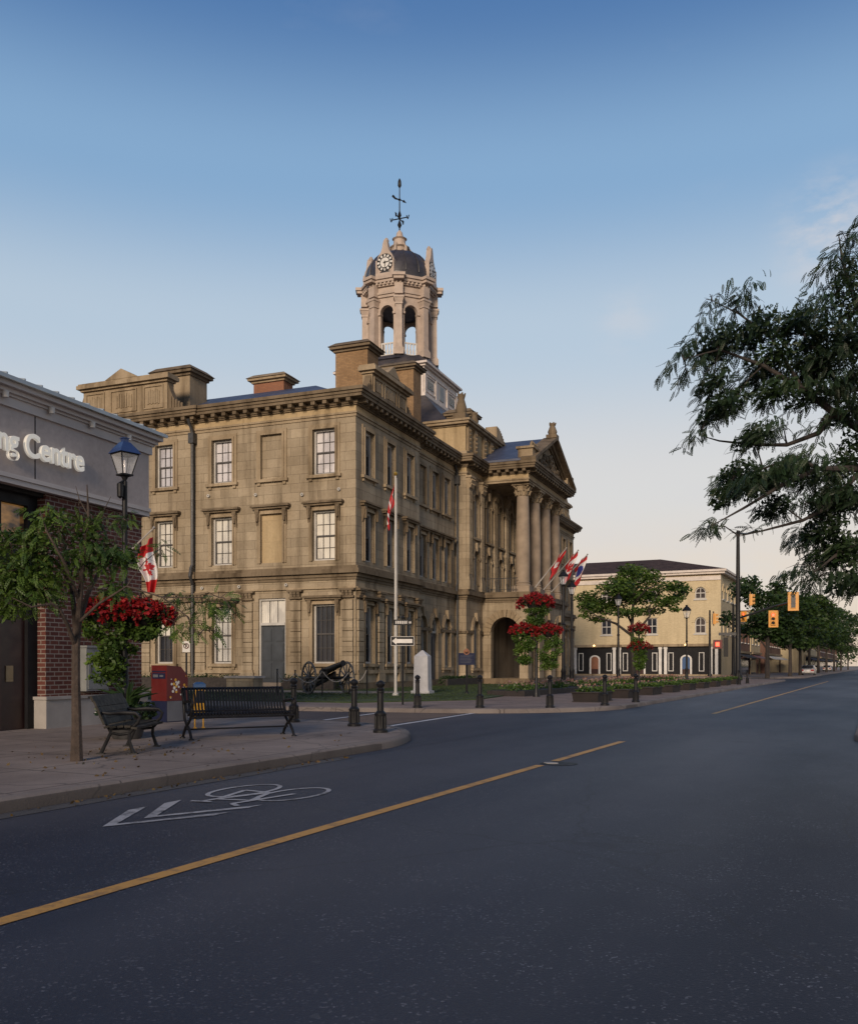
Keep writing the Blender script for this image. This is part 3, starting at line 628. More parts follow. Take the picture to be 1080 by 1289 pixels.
    if hood:
        hd = MB(); e = s_+.20; hb = v1+s_+.02
        hd.fbox(fr, a-e, b+e, hb, hb+.10, -.22, .03); hd.fbox(fr, a-e-.07, b+e+.07, hb+.10, hb+.17, -.33, .03); hd.fbox(fr, a-e-.04, b+e+.04, hb+.171, hb+.215, -.29, .03)
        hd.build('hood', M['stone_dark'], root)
        for sg in (-1, 1):
            br = MB(); x = uc+sg*(w_/2+s_*.55+.04)
            prof = [(-.20,hb-.002),(-.21,hb-.12),(-.15,hb-.26),(-.17,hb-.36),(-.13,hb-.50),(-.075,hb-.72),(-.055,hb-.80),(.02,hb-.80),(.02,hb-.002)]
            q0 = [fr(x-.11,z,d) for d, z in prof]; q1 = [fr(x+.11,z,d) for d, z in prof]; n = len(prof)
            br.add(q0+q1, [(i,(i+1)%n,(i+1)%n+n,i+n) for i in range(n)]+[list(range(n))[::-1], list(range(n,2*n))])
            br.fbox(fr, x-.05, x+.05, hb-.62, hb-.1, -.225, -.05)
            br.build('bracket', M['stone_dark'], root, angle=25)
    return root
W3 = (10.92, 13.18); W2 = (6.62, 9.12); W1 = (1.47, 4.42)
# ---- side face (towards the side street)
Sd = Fs(0); Sd2 = Fs(-.1)
side_u = (1.75, 4.77, 7.76); pav_u = (11.35, 13.9, 16.45)
ops = []; ops2 = []
for u in side_u:
    ops += [(u-.625,u+.625,*W3), (u-.64,u+.64,*W2)]
ops += [(1.75-.63,1.75+.63,*W1), (4.77-.8,4.77+.8,.5,4.80), (7.76-.6,7.76+.6,*W1)]
for u in pav_u: ops2 += [(u-.57,u+.57,*W3), (u-.57,u+.57,*W2), (u-.57,u+.57,*W1)]
mb = MB(); mb.wall(Sd, 0, 9.55, 0, AZ, ops); mb.wall(Sd2, 9.55, WY, 0, AZ, ops2); mb.build('side_wall', M['stone'], hall, smooth=False)
for i, u in enumerate(side_u):
    bl = i == 1
    window(Sd, u, 1.25, *W3, pane='blind_grey', blank=bl); window(Sd, u, 1.28, *W2, hood=True, blank=bl, sill=False, surround=.22)
window(Sd, 1.75, 1.26, *W1, pane='glass', cols=4, hood=True, surround=.2); window(Sd, 7.76, 1.2, *W1, pane='blind', hood=True, surround=.2)
for i, u in enumerate(pav_u):
    window(Sd2, u, 1.14, *W3, pane='blind_grey'); window(Sd2, u, 1.14, *W2, hood=True, sill=False, surround=.22); window(Sd2, u, 1.14, *W1, pane='half', hood=True, surround=.2)
# the side door
a, b = 4.77-.8, 4.77+.8
mb = MB(); mb.fbox(Sd, a, a+.09, .5, 4.8, .10, .28); mb.fbox(Sd, b-.09, b, .5, 4.8, .10, .28); mb.fbox(Sd, a+.09, b-.09, 4.7, 4.8, .10, .28); mb.fbox(Sd, a+.09, b-.09, 3.42, 3.56, .06, .28)
dr = mb.build('side_door', M['window_white'], hall, smooth=False)
for k in range(2):
    x0 = a+.09+k*.71; mb = MB(); mb.fbox(Sd, x0+.004, x0+.706, .5, 3.42, .20, .26)
    for z0, z1 in ((.7,1.5),(1.6,2.5),(2.6,3.25)):
        mb.fbox(Sd, x0+.12, x0+.58, z0, z1, .17, .199); mb.fbox(Sd, x0+.18, x0+.52, z0+.06, z1-.06, .155, .169)
    mb.build('door_leaf', M['door'], dr)
mb = MB(); mb.fbox(Sd, a+.09, b-.09, 3.56, 4.7, .22, .25); tp = mb.build('transom_pane', M['blind'], dr)
mb = MB()
for k in (1,2): x = a+.09+1.42*k/3; mb.fbox(Sd, x-.018, x+.018, 3.56, 4.7, .19, .219)
mb.build('transom_bar', M['sash'], dr)
mb = MB(); mb.fbox(Sd, a-.3, b+.3, .0, .33, -1.1, -.15); mb.fbox(Sd, a-.15, b+.15, .331, .495, -.7, -.15); mb.fbox(Sd, a-.002, b+.002, .0, .5, -.149, .3); mb.build('door_step', M['path'], hall)
# ---- front faces
F0, F1, F2 = Ff(0), Ff(.4), Ff(-.35)
fu = (1.47, 4.10, 6.72); gu = (9.55, 11.6, 13.65)
def mir(u): return LX-u
ops0 = []; opsA = []; opsB = []
for u in fu: ops0 += [(u-.52,u+.52,*W3), (u-.54,u+.54,*W2), (u-.54,u+.54,*W1)]
for u in gu: opsA += [(u-.52,u+.52,*W3), (u-.54,u+.54,*W2)]
GA = (1.25, 4.35)
opsA += [(gu[0]-.55,gu[0]+.55,*GA,1), (gu[1]-.62,gu[1]+.62,.35,4.35,1), (gu[2]-.5,gu[2]+.5,*GA,1)]
cu_ = (17.1, 19.75, 22.45, 25.15, 27.85, 30.5)
for u in cu_: opsB += [(u-.5,u+.5,9.85,12.75,1), (u-.5,u+.5,6.7,9.0,1)]
for u in (17.1, 30.5): opsB += [(u-.55,u+.55,1.2,4.35,1)]
ml = lambda o: tuple([mir(o[1]), mir(o[0])]+list(o[2:]))
mb = MB(); mb.wall(F0, 0, 8.2, 0, AZ, ops0); mb.wall(F1, 8.2, 15.3, 0, AZ, opsA); mb.wall(F2, 15.3, 32.3, 0, AZ, opsB)
mb.wall(F1, mir(15.3), mir(8.2), 0, AZ, [ml(o) for o in opsA]); mb.wall(F0, mir(8.2), LX, 0, AZ, [ml(o) for o in ops0])
for x, y0, y1 in ((8.2,0,.4),(15.3,-.35,.4),(32.3,-.35,.4),(39.4,0,.4)): mb.add([(x,y0,0),(x,y1,0),(x,y1,AZ),(x,y0,AZ)], [(0,1,2,3)])
mb.add([(LX,0,0),(LX,WY,0),(LX,WY,AZ),(LX,0,AZ)], [(0,1,2,3)]); mb.add([(-.1,WY,0),(LX,WY,0),(LX,WY,AZ),(-.1,WY,AZ)], [(0,1,2,3)]); mb.add([(-.1,9.55,0),(0,9.55,0),(0,9.55,AZ),(-.1,9.55,AZ)], [(0,1,2,3)])
mb.build('front_wall', M['stone'], hall, smooth=False)
for mirror in (0, 1):
    q = mir if mirror else (lambda u: u)
    for u in fu:
        window(F0, q(u), 1.04, *W3, pane='glass_brown', cols=2); window(F0, q(u), 1.08, *W2, pane='glass_brown', hood=True, sill=False, surround=.22, cols=2); window(F0, q(u), 1.08, *W1, pane='glass_brown', hood=True, surround=.2, cols=2)
    for i, u in enumerate(gu):
        window(F1, q(u), 1.04, *W3, pane='glass_brown', cols=2, blank=(i == 0)); window(F1, q(u), 1.08, *W2, pane='glass_brown', hood=True, sill=False, surround=.22, cols=2)
        if i == 1: window(F1, q(u), 1.24, 3.35, 4.35, pane='glass', arch=True, cols=1, rows=1, sill=False, surround=.28, mr=3.36)
        else: window(F1, q(u), 1.1 if i == 0 else 1.0, *GA, pane='glass_brown', arch=True, cols=2)
    d_ = MB(); u = q(gu[1]); d_.fbox(F1, u-.62, u+.62, .35, 3.32, .2, .28); d_.fbox(F1, u-.5, u-.06, .5, 3.1, .17, .199); d_.fbox(F1, u+.06, u+.5, .5, 3.1, .17, .199); d_.build('front_door', M['door'], hall)
for u in cu_:
    window(F2, u, 1.0, 9.85, 12.75, pane='glass_brown', arch=True, cols=2, rows=6); window(F2, u, 1.0, 6.7, 9.0, pane='blind', arch=True, cols=2, rows=4, sill=False, surround=.2)
for u in (17.1, 30.5): window(F2, u, 1.1, 1.2, 4.35, pane='glass_brown', arch=True, cols=2)
# ---- plinth, bands, string course, cornice
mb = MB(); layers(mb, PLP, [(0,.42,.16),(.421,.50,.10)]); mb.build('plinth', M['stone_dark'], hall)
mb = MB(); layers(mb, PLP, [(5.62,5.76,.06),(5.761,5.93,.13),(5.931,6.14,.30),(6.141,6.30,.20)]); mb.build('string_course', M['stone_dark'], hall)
mb = MB(); layers(mb, PLP, [(AZ,13.80,.05),(13.801,13.90,.11)]); mb.build('architrave', M['stone_trim'], hall)
mb = MB(); layers(mb, PLP, [(13.901,14.20,.03)]); mb.build('frieze', M['stone_gold'], hall)
mb = MB(); layers(mb, PLP, [(14.201,14.27,.12),(14.271,14.47,.18),(14.471,14.62,.60),(14.621,14.76,.66),(14.761,14.92,.74)])
def modillions(mb, p, q, nx, ny, step=.60):
    p, q = Vector(p), Vector(q); Ln = (q-p).length; n = max(1, int(Ln/step)); d = (q-p)/Ln; nn = Vector((nx,ny))
    for k in range(n+1):
        c = p+d*(Ln*k/n); a_ = c-d*.11+nn*.181; b_ = c+d*.11+nn*.55
        x0, x1 = sorted((a_.x,b_.x)); y0, y1 = sorted((a_.y,b_.y)); mb.box(x0,x1,y0,y1,14.29,14.469)
for i in range(len(PLP)-4):
    p, q = PLP[i], PLP[i+1]; d = Vector((q[0]-p[0],q[1]-p[1])); Ln = d.length
    if Ln < 1: continue
    d /= Ln; modillions(mb, (p[0]+d.x*.15,p[1]+d.y*.15), (q[0]-d.x*.15,q[1]-d.y*.15), d.y, -d.x, .58)
modillions(mb, (0,9.3), (0,.15), -1, 0, .62); modillions(mb, (-.1,WY-.2), (-.1,9.8), -1, 0, .62)
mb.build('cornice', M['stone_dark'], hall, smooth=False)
# ground floor: impost band with caps, rusticated piers
def pier(fr, u, w_=.62, z0=.5, z1=4.72):
    mb = MB(); mb.fbox(fr, u-w_/2-.08, u+w_/2+.08, z0, z0+.5, -.16, .03); z = z0+.5
    while z < z1-.2: mb.fbox(fr, u-w_/2, u+w_/2, z+.02, min(z+.50,z1), -.12, .03); mb.fbox(fr, u-w_/2+.03, u+w_/2-.03, z, z+.02, -.085, .03); z += .52
    o = mb.build('rusticated_pier', M['stone'], hall)
    cp = MB(); cp.fbox(fr, u-w_/2-.05, u+w_/2+.05, z1, z1+.10, -.17, .03); cp.fbox(fr, u-w_/2-.12, u+w_/2+.12, z1+.36, z1+.46, -.25, .03)
    for k in range(3):
        for r in range(2):
            x = u-w_/2+.02+w_*(k+.5)/3-.02; cp.fbox(fr, x-.08, x+.08, z1+.101+r*.13, z1+.22+r*.13, -.19-.03*r, .02)
    cp.build('capital', M['stone_dark'], o); return o
for u in (.42, 3.35, 6.2, 9.1): pier(Sd, u)
for u in (9.95, 12.6, 15.2, 17.6): pier(Sd2, u)
for u in (.42, 2.8, 5.42, 7.85): pier(F0, u); pier(F0, mir(u))
def band(nm, fr, a, b, z0, z1, d, m): mb = MB(); mb.fbox(fr, a, b, z0, z1, d, .02); mb.build(nm, M[m], hall)
for fr, a, b in ((Sd,-.05,9.55),(Sd2,9.552,WY),(F0,.021,8.2),(F0,mir(8.2),LX)): band('ground_band', fr, a, b, 5.19, 5.27, -.10, 'stone_trim')
for fr, a, b in ((Sd,-.05,3.7),(Sd,5.85,9.55),(F0,.021,8.2)): band('sill_band', fr, a, b, .95, 1.13, -.13, 'stone_trim')
for fr, a, b in ((F1,8.2,10.9),(F1,12.3,15.3),(F2,15.3,16.5),(F2,17.7,18.6),(Fs(15.3),-.34,.4)): band('impost_band', fr, a, b, 3.45, 3.62, -.12, 'stone_dark')
# floodlight bosses on the side wall (small round lamps)
for u, v in ((2.98,9.98),(5.7,10.15),(8.6,10.3),(3.9,5.45),(6.7,5.45),(9.0,5.45),(.9,10.1)):
    mb = MB(); mb.ring((-.09,u,v), (1,0,0), .06, .03, 12, 6); mb.lathe([(.0,0),(.07,.0)], (0,0,0), 10); o = mb.build('round_lamp', M['window_white'], hall)
# downspouts
for x, y in ((-.22,9.50),(15.18,.22)):
    mb = MB(); mb.tube([(x,y,.2),(x,y,5.6),(x-.10,y-.05,5.75),(x-.28,y-.05,6.05),(x-.12,y,6.5),(x,y,6.7),(x,y,13.6),(x-.1,y,13.9),(x-.4,y,14.3)], .085, 8)
    mb.box(x-.16,x+.16,y-.16,y+.16,13.1,13.65); mb.build('downspout', M['iron_grey'], hall)
# ---- giant order pilasters on the centre block
def capital(mb, c, r, z0, z1, square=False):
    h = z1-z0
    if square: mb.frustum(c[0]-r,c[0]+r,c[1]-r,c[1]+r,z0, c[0]-r*1.18,c[0]+r*1.18,c[1]-r*1.18,c[1]+r*1.18,z1-.14)
    else: mb.lathe([(r*1.0,0),(r*1.06,h*.05),(r*.98,h*.1),(r*1.04,h*.45),(r*1.3,h*.82)], (c[0],c[1],z0), 16)
    mb.box(c[0]-r*1.5,c[0]+r*1.5,c[1]-r*1.5,c[1]+r*1.5,z1-.138,z1-.002)
    for row in range(2):
        for k in range(8):
            a = math.pi*2*(k+.5*row)/8; zz = z0+h*(.08+.33*row); rr = r*(1.08 if not square else 1.2)
            d = Vector((math.cos(a), math.sin(a), 0)); p = Vector((c[0],c[1],zz))+d*rr
            mb.tube([p, p+d*.05+Vector((0,0,h*.22)), p+d*.14+Vector((0,0,h*.31)), p+d*.18+Vector((0,0,h*.25))], [.085,.08,.055,.02], 5)
    for k in range(4):
        a = math.pi/4+math.pi/2*k; d = Vector((math.cos(a), math.sin(a), 0)); p = Vector((c[0],c[1],z0+h*.62))+d*r*1.15
        mb.tube([p, p+d*.16+Vector((0,0,h*.14)), p+d*.26+Vector((0,0,h*.2)), p+d*.22+Vector((0,0,h*.1))], [.07,.065,.06,.03], 6)
for u in (15.72, 18.2, 21.1, 23.8, 26.5, 29.4, 31.88):
    mb = MB(); mb.box(u-.44,u+.44,-.60,-.33,6.3,6.95); mb.box(u-.40,u+.40,-.56,-.33,6.951,7.12); mb.box(u-.34,u+.34,-.52,-.33,7.121,12.85)
    for k in range(4): mb.box(u-.29+k*.165,u-.29+k*.165+.075,-.545,-.518,7.3,12.7)
    o = mb.build('pilaster', M['stone'], hall); mb = MB(); mb.frustum(u-.34,u+.34,-.54,-.33,12.852,u-.44,u+.44,-.66,-.33,13.52); mb.box(u-.5,u+.5,-.72,-.33,13.521,13.655)
    for r in range(2):
        for k in range(4): x = u-.30+k*.2; mb.tube([(x,-.56-.04*r,12.9+.28*r),(x,-.62-.04*r,13.1+.28*r),(x,-.70-.04*r,13.15+.28*r)], [.07,.06,.03], 5)
    mb.build('capital', M['stone_trim'], o)
# ---- portico
pb = MB(); Pf, PsL = Ff(PY), Fs(PX0)
PsR = lambda u, v, d: (PX1-d, u, v)
arc_f = [(c-1.0, c+1.0, .0, 4.62, 1) for c in (20.55, 23.8, 27.05)]; arc_s = [(-2.95, -.95, .0, 4.62, 1)]
pb.wall(Pf, PX0, PX1, 0, 5.62, arc_f, .6); pb.wall(PsL, PY, -.35, 0, 5.62, arc_s, .6); pb.wall(PsR, PY, -.35, 0, 5.62, arc_s, .6)
port = pb.build('portico', M['stone'], hall, smooth=False)
mb = MB()
for fr, a, b in ((Pf,PX0-.1,19.5),(Pf,21.6,22.75),(Pf,24.85,26),(Pf,28.1,PX1+.1),(PsL,PY-.1,-3.0),(PsL,-.9,-.35)): mb.fbox(fr, a, b, 3.45, 3.62, -.12, .02)
for fr, uc in ((PsL,-1.95),(Pf,20.55),(Pf,23.8),(Pf,27.05)):
    for k in range(13):
        t0 = math.pi*k/13+.02; t1 = math.pi*(k+1)/13-.02; q = lambda t, r: (uc-r*math.cos(t), 3.62+r*math.sin(t))
        mb.fprism(fr, [q(t0,1.003),q(t1,1.003),q(t1,1.5),q(t0,1.5)], -.07 if k != 6 else -.2, .02)
mb.build('arch_ring', M['stone_trim'], port)
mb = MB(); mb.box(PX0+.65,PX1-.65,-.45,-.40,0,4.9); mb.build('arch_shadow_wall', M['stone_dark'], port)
CYc = PY+.62
for k in range(4):
    x = 19.5+k*2.87; mb = MB(); mb.box(x-.62,x+.62,CYc-.62,CYc+.62,6.301,6.72)
    mb.lathe([(.58,0),(.60,.07),(.53,.13),(.50,.18),(.55,.24),(.49,.30)], (x,CYc,6.721), 20)
    mb.lathe([(.475,7.02),(.48,8.5),(.475,9.6),(.455,10.8),(.425,12.0),(.40,12.82)], (x,CYc,0), 24, cap=False)
    o = mb.build('column', mat('column_sandstone_%d' % k, (.27,.21,.155), .85, .25, 1.2, bmp=.2), port)
    mb = MB(); capital(mb, (x,CYc), .42, 12.82, AZ-.004); mb.build('capital', M['stone_trim'], port)
# pediment
cx = (PX0+PX1)/2; hw = (PX1-PX0)/2+.74; zb, za = 14.925, 17.55
mb = MB(); tri = [(cx-hw+.5,zb),(cx+hw-.5,zb),(cx,za-.45)]; mb.fprism(Ff(0), tri, PY-.05, PY+.5)
mb.build('tympanum', M['stone_trim'], port)
mb = MB()
for sg in (-1, 1):
    for (t0, t1, y0, ex) in ((0,.20,PY-.74,0),(-.34,-.002,PY-.35,0),(-.50,-.342,PY-.2,0)):
        p0 = Vector((cx+sg*hw, zb)); p1 = Vector((cx, za)); nrm = Vector((sg*(za-zb), hw)).normalized()
        a0, a1, b0, b1 = p0+nrm*t0, p1+Vector((0,t0/nrm.y)), p0+nrm*t1, p1+Vector((0,t1/nrm.y))
        a0.y = max(a0.y, zb); 
        vs = [(p.x,y,p.y) for y in (y0, PY+.3) for p in (a0,a1,b1,b0)]; mb.add(vs, [(0,1,2,3),(4,7,6,5),(0,4,5,1),(1,5,6,2),(2,6,7,3),(3,7,4,0)])
mb.build('raking_cornice', M['stone_dark'], port, smooth=False)
mb = MB()
g = random.Random(3)
for k in range(60):
    x = cx+g.uniform(-2.6,2.6); zm = (za-.9-zb)*(1-abs(x-cx)/3.9); z = zb+.12+g.random()*max(.05,zm); r = g.uniform(.10,.22)
    mb.lathe([(0,-r),(r*.7,-r*.7),(r,0),(r*.7,r*.7),(0,r)], (x,PY-.1,z), 8, cap=False)
mb.build('tympanum_carving', M['stone_dark'], port)
mb = MB(); yb, yf = 5.0, PY-.70
for sg in (-1, 1):
    e0, e1 = (cx+sg*(hw-.02), zb+.02), (cx, za+.02)
    up = .14; vs = [(e0[0],yf+.3,e0[1]),(e1[0],yf+.3,e1[1]),(e1[0],yb,e1[1]),(e0[0],yb,e0[1])]; mb.add(vs+[(v[0],v[1],v[2]+up) for v in vs], [(0,1,2,3),(4,7,6,5),(0,4,5,1),(3,2,6,7),(0,3,7,4)])
mb.build('portico_roof', M['slate'], port, smooth=False)
def acroterion(x, y, z, h, wd=.4):
    mb = MB(); mb.box(x-wd,x+wd,y-wd,y+wd,z,z+h*.22); mb.lathe([(wd*.7,0),(wd*.9,h*.2),(wd*.62,h*.45),(wd*.5,h*.55),(wd*.62,h*.66),(wd*.3,h*.76)], (x,y,z+h*.22), 10)
    for k in range(5): a = R(72*k); mb.tube([(x,y,z+h*.7),(x+wd*.45*math.cos(a),y+wd*.45*math.sin(a),z+h*.88),(x+wd*.62*math.cos(a),y+wd*.62*math.sin(a),z+h)], [.1,.085,.05], 5)
    mb.build('acroterion', M['stone_dark'], hall)
acroterion(cx, PY-.35, za+.1, 1.15, .38); acroterion(cx, 1.2, za+.1, .95, .3)
mb = MB(); mb.box(PX0-.5,PX0+.9,PY-.45,PY+.55,14.925,15.75); mb.box(PX0-.62,PX0+1.02,PY-.57,PY+.67,15.751,15.9)
for k in range(6): mb.tube([(PX0-.4+k*.24,PY-.3,15.9),(PX0-.42+k*.26,PY-.35,16.12),(PX0-.5+k*.28,PY-.42,16.2)], [.1,.09,.04], 5)
mb.build('pediment_block', M['stone_trim'], port)
mb = MB(); mb.box(PX1-.9,PX1+.5,PY-.45,PY+.55,14.925,15.75); mb.box(PX1-1.02,PX1+.62,PY-.57,PY+.67,15.751,15.9); mb.build('pediment_block', M['stone_trim'], port)
# balcony railing
mb = MB()
for x in (PX0+.1,):
    for k in range(12): y = PY+.9+k*.2; mb.tube([(x,y,6.3),(x,y,7.25)], .016, 5)
    mb.tube([(x,PY+.75,7.25),(x,-.4,7.25)], .028, 6); mb.tube([(x,PY+.75,6.5),(x,-.4,6.5)], .02, 6)
for k in range(3):
    x0 = 19.5+k*2.87+.62
    for j in range(9): mb.tube([(x0+j*.2,CYc,6.3),(x0+j*.2,CYc,7.25)], .016, 5)
    mb.tube([(x0,CYc,7.25),(x0+1.63,CYc,7.25)], .028, 6)
mb.build('balcony_railing', M['iron_grey'], port)
# ---- roofs
mb = MB(); mb.frustum(.35,LX-.35,.75,WY-.4,14.93, 4.3,LX-4.3,4.6,WY-4.3,16.9); mb.build('roof', M['slate'], hall, smooth=False)
# attic over the centre
mb = MB(); mb.box(15.32,32.28,-.30,8.5,14.925,16.9); mb.build('attic', M['stone_gold'], hall)
mb = MB()
AP = [(15.32,-.30),(32.28,-.30),(32.28,8.5),(15.32,8.5)]
layers(mb, AP, [(14.93,15.25,.12),(16.901,17.0,.10),(17.001,17.16,.32),(17.161,17.30,.42)])
for x in (15.75,17.0,18.9,20.4,22.0,25.6,27.2,28.7,30.6,31.85):
    mb.box(x-.24,x+.24,-.46,-.302,15.251,16.9)
    for k in range(5): mb.lathe([(0,-.13),(.12,0),(0,.13)], (x+random.uniform(-.06,.06),-.48,15.5+k*.28), 8, cap=False)
at = mb.build('attic_cornice', M['stone_trim'], hall)
mb = MB(); mb.frustum(15.6,32,0,8.3,17.302, 19,28.6,3,8.0,18.6); mb.build('attic_roof', M['slate'], hall, smooth=False)
mb = MB()
for k in range(9):
    t = k/8; x = 21.2+1.9*t; h = 18.25-.85*(1-math.cos(t*math.pi/2)); 
    if k < 8: mb.box(x,x+.24,-.55,.3,17.302,h)
mb.build('attic_scroll', M['stone_trim'], hall)
acroterion(15.45, .05, 17.3, 1.75, .42); acroterion(17.75, -.05, 17.3, 1.1, .34)
def chimney(x0, x1, y0, y1, z0, z1, m, capm, cap=.55):
    mb = MB(); mb.box(x0,x1,y0,y1,z0,z1-cap); o = mb.build('chimney', m, hall)
    mb = MB(); e = .10; z = z1-cap
    mb.box(x0-e,x1+e,y0-e,y1+e,z+.001,z+cap*.25); mb.box(x0-e-.16,x1+e+.16,y0-e-.16,y1+e+.16,z+cap*.251,z+cap*.52); mb.frustum(x0-e-.24,x1+e+.24,y0-e-.24,y1+e+.24,z+cap*.521,x0,x1,y0,y1,z1)
    mb.build('chimney_cap', capm, o)
chimney(5.5,6.9,2.0,4.0,15.3,19.55,M['buff_brick'],M['stone_dark'])
chimney(13.3,14.55,2.5,4.55,15.3,20.85,M['buff_brick'],M['stone_dark'])
chimney(4.9,5.9,7.0,9.0,16.0,18.15,M['terracotta'],M['stone_trim'],.5)
chimney(18.5,19.9,.5,2.1,17.2,18.95,M['stone_trim'],M['stone_dark'],.6)
chimney(2.0,3.6,11.3,13.6,15.0,18.2,M['stone_trim'],M['stone_dark'],.6)
# parapet panels on the front and side
def parapet(fr, a, b, z1, panels, scroll=True, gable=None):
    mb = MB(); mb.fbox(fr, a, b, 14.925, z1-.42, .0, .55); mb.fbox(fr, a-.08, b+.08, 14.926, 15.12, -.10, .60); mb.fbox(fr, a-.10, b+.10, z1-.419, z1-.30, -.14, .6); mb.fbox(fr, a-.26, b+.26, z1-.299, z1-.10, -.30, .7); mb.fbox(fr, a-.20, b+.20, z1-.099, z1, -.22, .66)
    n = len(panels)
    for (p0, p1) in panels:
        mb.fbox(fr, p0, p1, 15.25, 15.32, -.06, .01); mb.fbox(fr, p0, p1, z1-.62, z1-.55, -.06, .01); mb.fbox(fr, p0, p0+.07, 15.321, z1-.621, -.06, .01); mb.fbox(fr, p1-.07, p1, 15.321, z1-.621, -.06, .01)
        m_ = (p0+p1)/2
        for k in range(7): mb.fbox(fr, m_+(k-3)*(p1-p0)*.09-.05, m_+(k-3)*(p1-p0)*.09+.05, 15.5+.04*(k%2), z1-.85+.05*(k%3), -.04, .01)
    if gable: mb.fprism(fr, [(gable[0],z1+.001),(gable[1],z1+.001),((gable[0]+gable[1])/2,z1+.55)], -.24, .66)
    o = mb.build('parapet', M['stone_trim'], hall)
    if scroll:
        for sg, e in ((-1,a),(1,b)):
            mb = MB()
            pts = [(e,14.93)]+[(e+sg*(1.15*t), z1-.5-(z1-.5-15.05)*math.sin(t*math.pi/2)**.8) for t in [k/8 for k in range(9)]]+[(e+sg*1.15,14.93)]
            mb.fprism(fr, pts, .06, .42); c = (e+sg*.55, 15.25)
            for k in range(5): rr = .1+.02*k; mb.fbox(fr, e+sg*(.2+.18*k)-.06, e+sg*(.2+.18*k)+.06, 15.0, 15.3+.5*(1-k/5), .0, .059)
            mb.build('parapet_scroll', M['stone_dark'], o)
parapet(F0, 1.9, 6.4, 16.75, [(2.05,3.1),(3.35,4.95),(5.2,6.25)], gable=(3.3,4.9))
parapet(F0, mir(6.4), mir(1.9), 16.75, [(mir(6.25),mir(5.2)),(mir(4.95),mir(3.35)),(mir(3.1),mir(2.05))], gable=(mir(4.9),mir(3.3)))
parapet(Sd2, 11.2, 16.9, 17.05, [(11.45,12.75),(13.2,15.0),(15.4,16.7)], gable=(13.0,15.2))

# ---- clock tower
TX, TY = 23.8, 8.07; TW = 3.42
mb = MB(); mb.frustum(TX-7.5,TX+7.5,TY-7,TY+7,17.3, TX-TW-.05,TX+TW+.05,TY-TW-.05,TY+TW+.05,20.8); mb.build('tower_skirt', M['lead'], hall, smooth=False)
mb = MB(); mb.box(TX-TW,TX+TW,TY-TW,TY+TW,20.4,22.9); SQ = [(TX-TW,TY-TW),(TX+TW,TY-TW),(TX+TW,TY+TW),(TX-TW,TY+TW)]
layers(mb, SQ, [(20.75,21.0,.12),(22.45,22.58,.06),(22.901,23.05,.16),(23.051,23.20,.34)])
for fr, sg in ((lambda u,v,d:(TX+u,TY-TW+d,v),0),(lambda u,v,d:(TX-TW+d,TY+u,v),0)):
    for c, hw_ in ((-2.2,.85),(2.2,.85)):
        mb.fbox(fr, c-hw_,c+hw_,21.15,21.24,-.07,0.01); mb.fbox(fr, c-hw_,c+hw_,22.26,22.35,-.07,.01); mb.fbox(fr, c-hw_,c-hw_+.09,21.241,22.259,-.07,.01); mb.fbox(fr, c+hw_-.09,c+hw_,21.241,22.259,-.07,.01)
    for c in (-3.3,3.3,-1.15,1.15): mb.fbox(fr, c-.1,c+.1,21.01,22.44,-.09,.01)
tower = mb.build('clock_tower', M['tower_pale'], hall, smooth=False)
for fr in ((lambda u,v,d:(TX+u,TY-TW+d,v)),(lambda u,v,d:(TX-TW+d,TY+u,v))):
    mb = MB(); mb.fbox(fr, -.42,.42,21.25,22.3,-.05,.01); mb.build('tower_louvre', M['steel'], tower)
    for c in (-2.2,2.2):
        mb = MB(); mb.fbox(fr, c-.55, c+.55, 21.5, 21.58, -.055, .01)
        for k in range(7): mb.fbox(fr, c-.5+k*.15,c-.42+k*.15,21.45+.1*(k%3),22.1-.08*(k%2),-.05,.01)
        mb.build('tower_panel_relief', M['steel'], tower)
mb = MB(); mb.frustum(TX-TW-.34,TX+TW+.34,TY-TW-.34,TY+TW+.34,23.202, TX-2.75,TX+2.75,TY-2.75,TY+2.75,24.0); mb.lathe([(3.1,24.001),(2.9,24.3)], (TX,TY,0), 8, math.pi/8); mb.build('tower_roof', M['lead'], tower, smooth=False)
oct_ = lambda r, k: (TX+r*math.cos(math.pi/8+k*math.pi/4), TY+r*math.sin(math.pi/8+k*math.pi/4))
LR = 2.50
mb = MB()
for k in range(8):
    p, q = Vector(oct_(LR,k)), Vector(oct_(LR,k+1)); d = (q-p).normalized(); Ln = (q-p).length; inn = Vector((TX,TY))-(p+q)/2; inn.normalize()
    fr = lambda u, v, dd, p=p, d=d, inn=inn: (p.x+d.x*u+inn.x*dd, p.y+d.y*u+inn.y*dd, v)
    op = [(Ln/2-.52,Ln/2+.52,24.3,28.15,1)]
    mb.wall(fr, 0, Ln, 24.3, 28.75, op, .32); mb.wall(lambda u,v,dd,fr=fr: fr(u,v,dd+.32), 0, Ln, 24.3, 28.75, op, .01)
    for j in range(12):
        t0, t1 = math.pi*j/12, math.pi*(j+1)/12; qq = lambda t, r: (Ln/2-r*math.cos(t), 27.63+r*math.sin(t))
        mb.fprism(fr, [qq(t0,.523),qq(t1,.523),qq(t1,.68),qq(t0,.68)], -.06, .01)
    for sg in (-1, 1):
        x = Ln/2+sg*.60; mb.fbox(fr, x-.11,x+.11,27.45,27.62,-.12,.33)
lant = mb.build('lantern', M['tower'], tower, smooth=False)
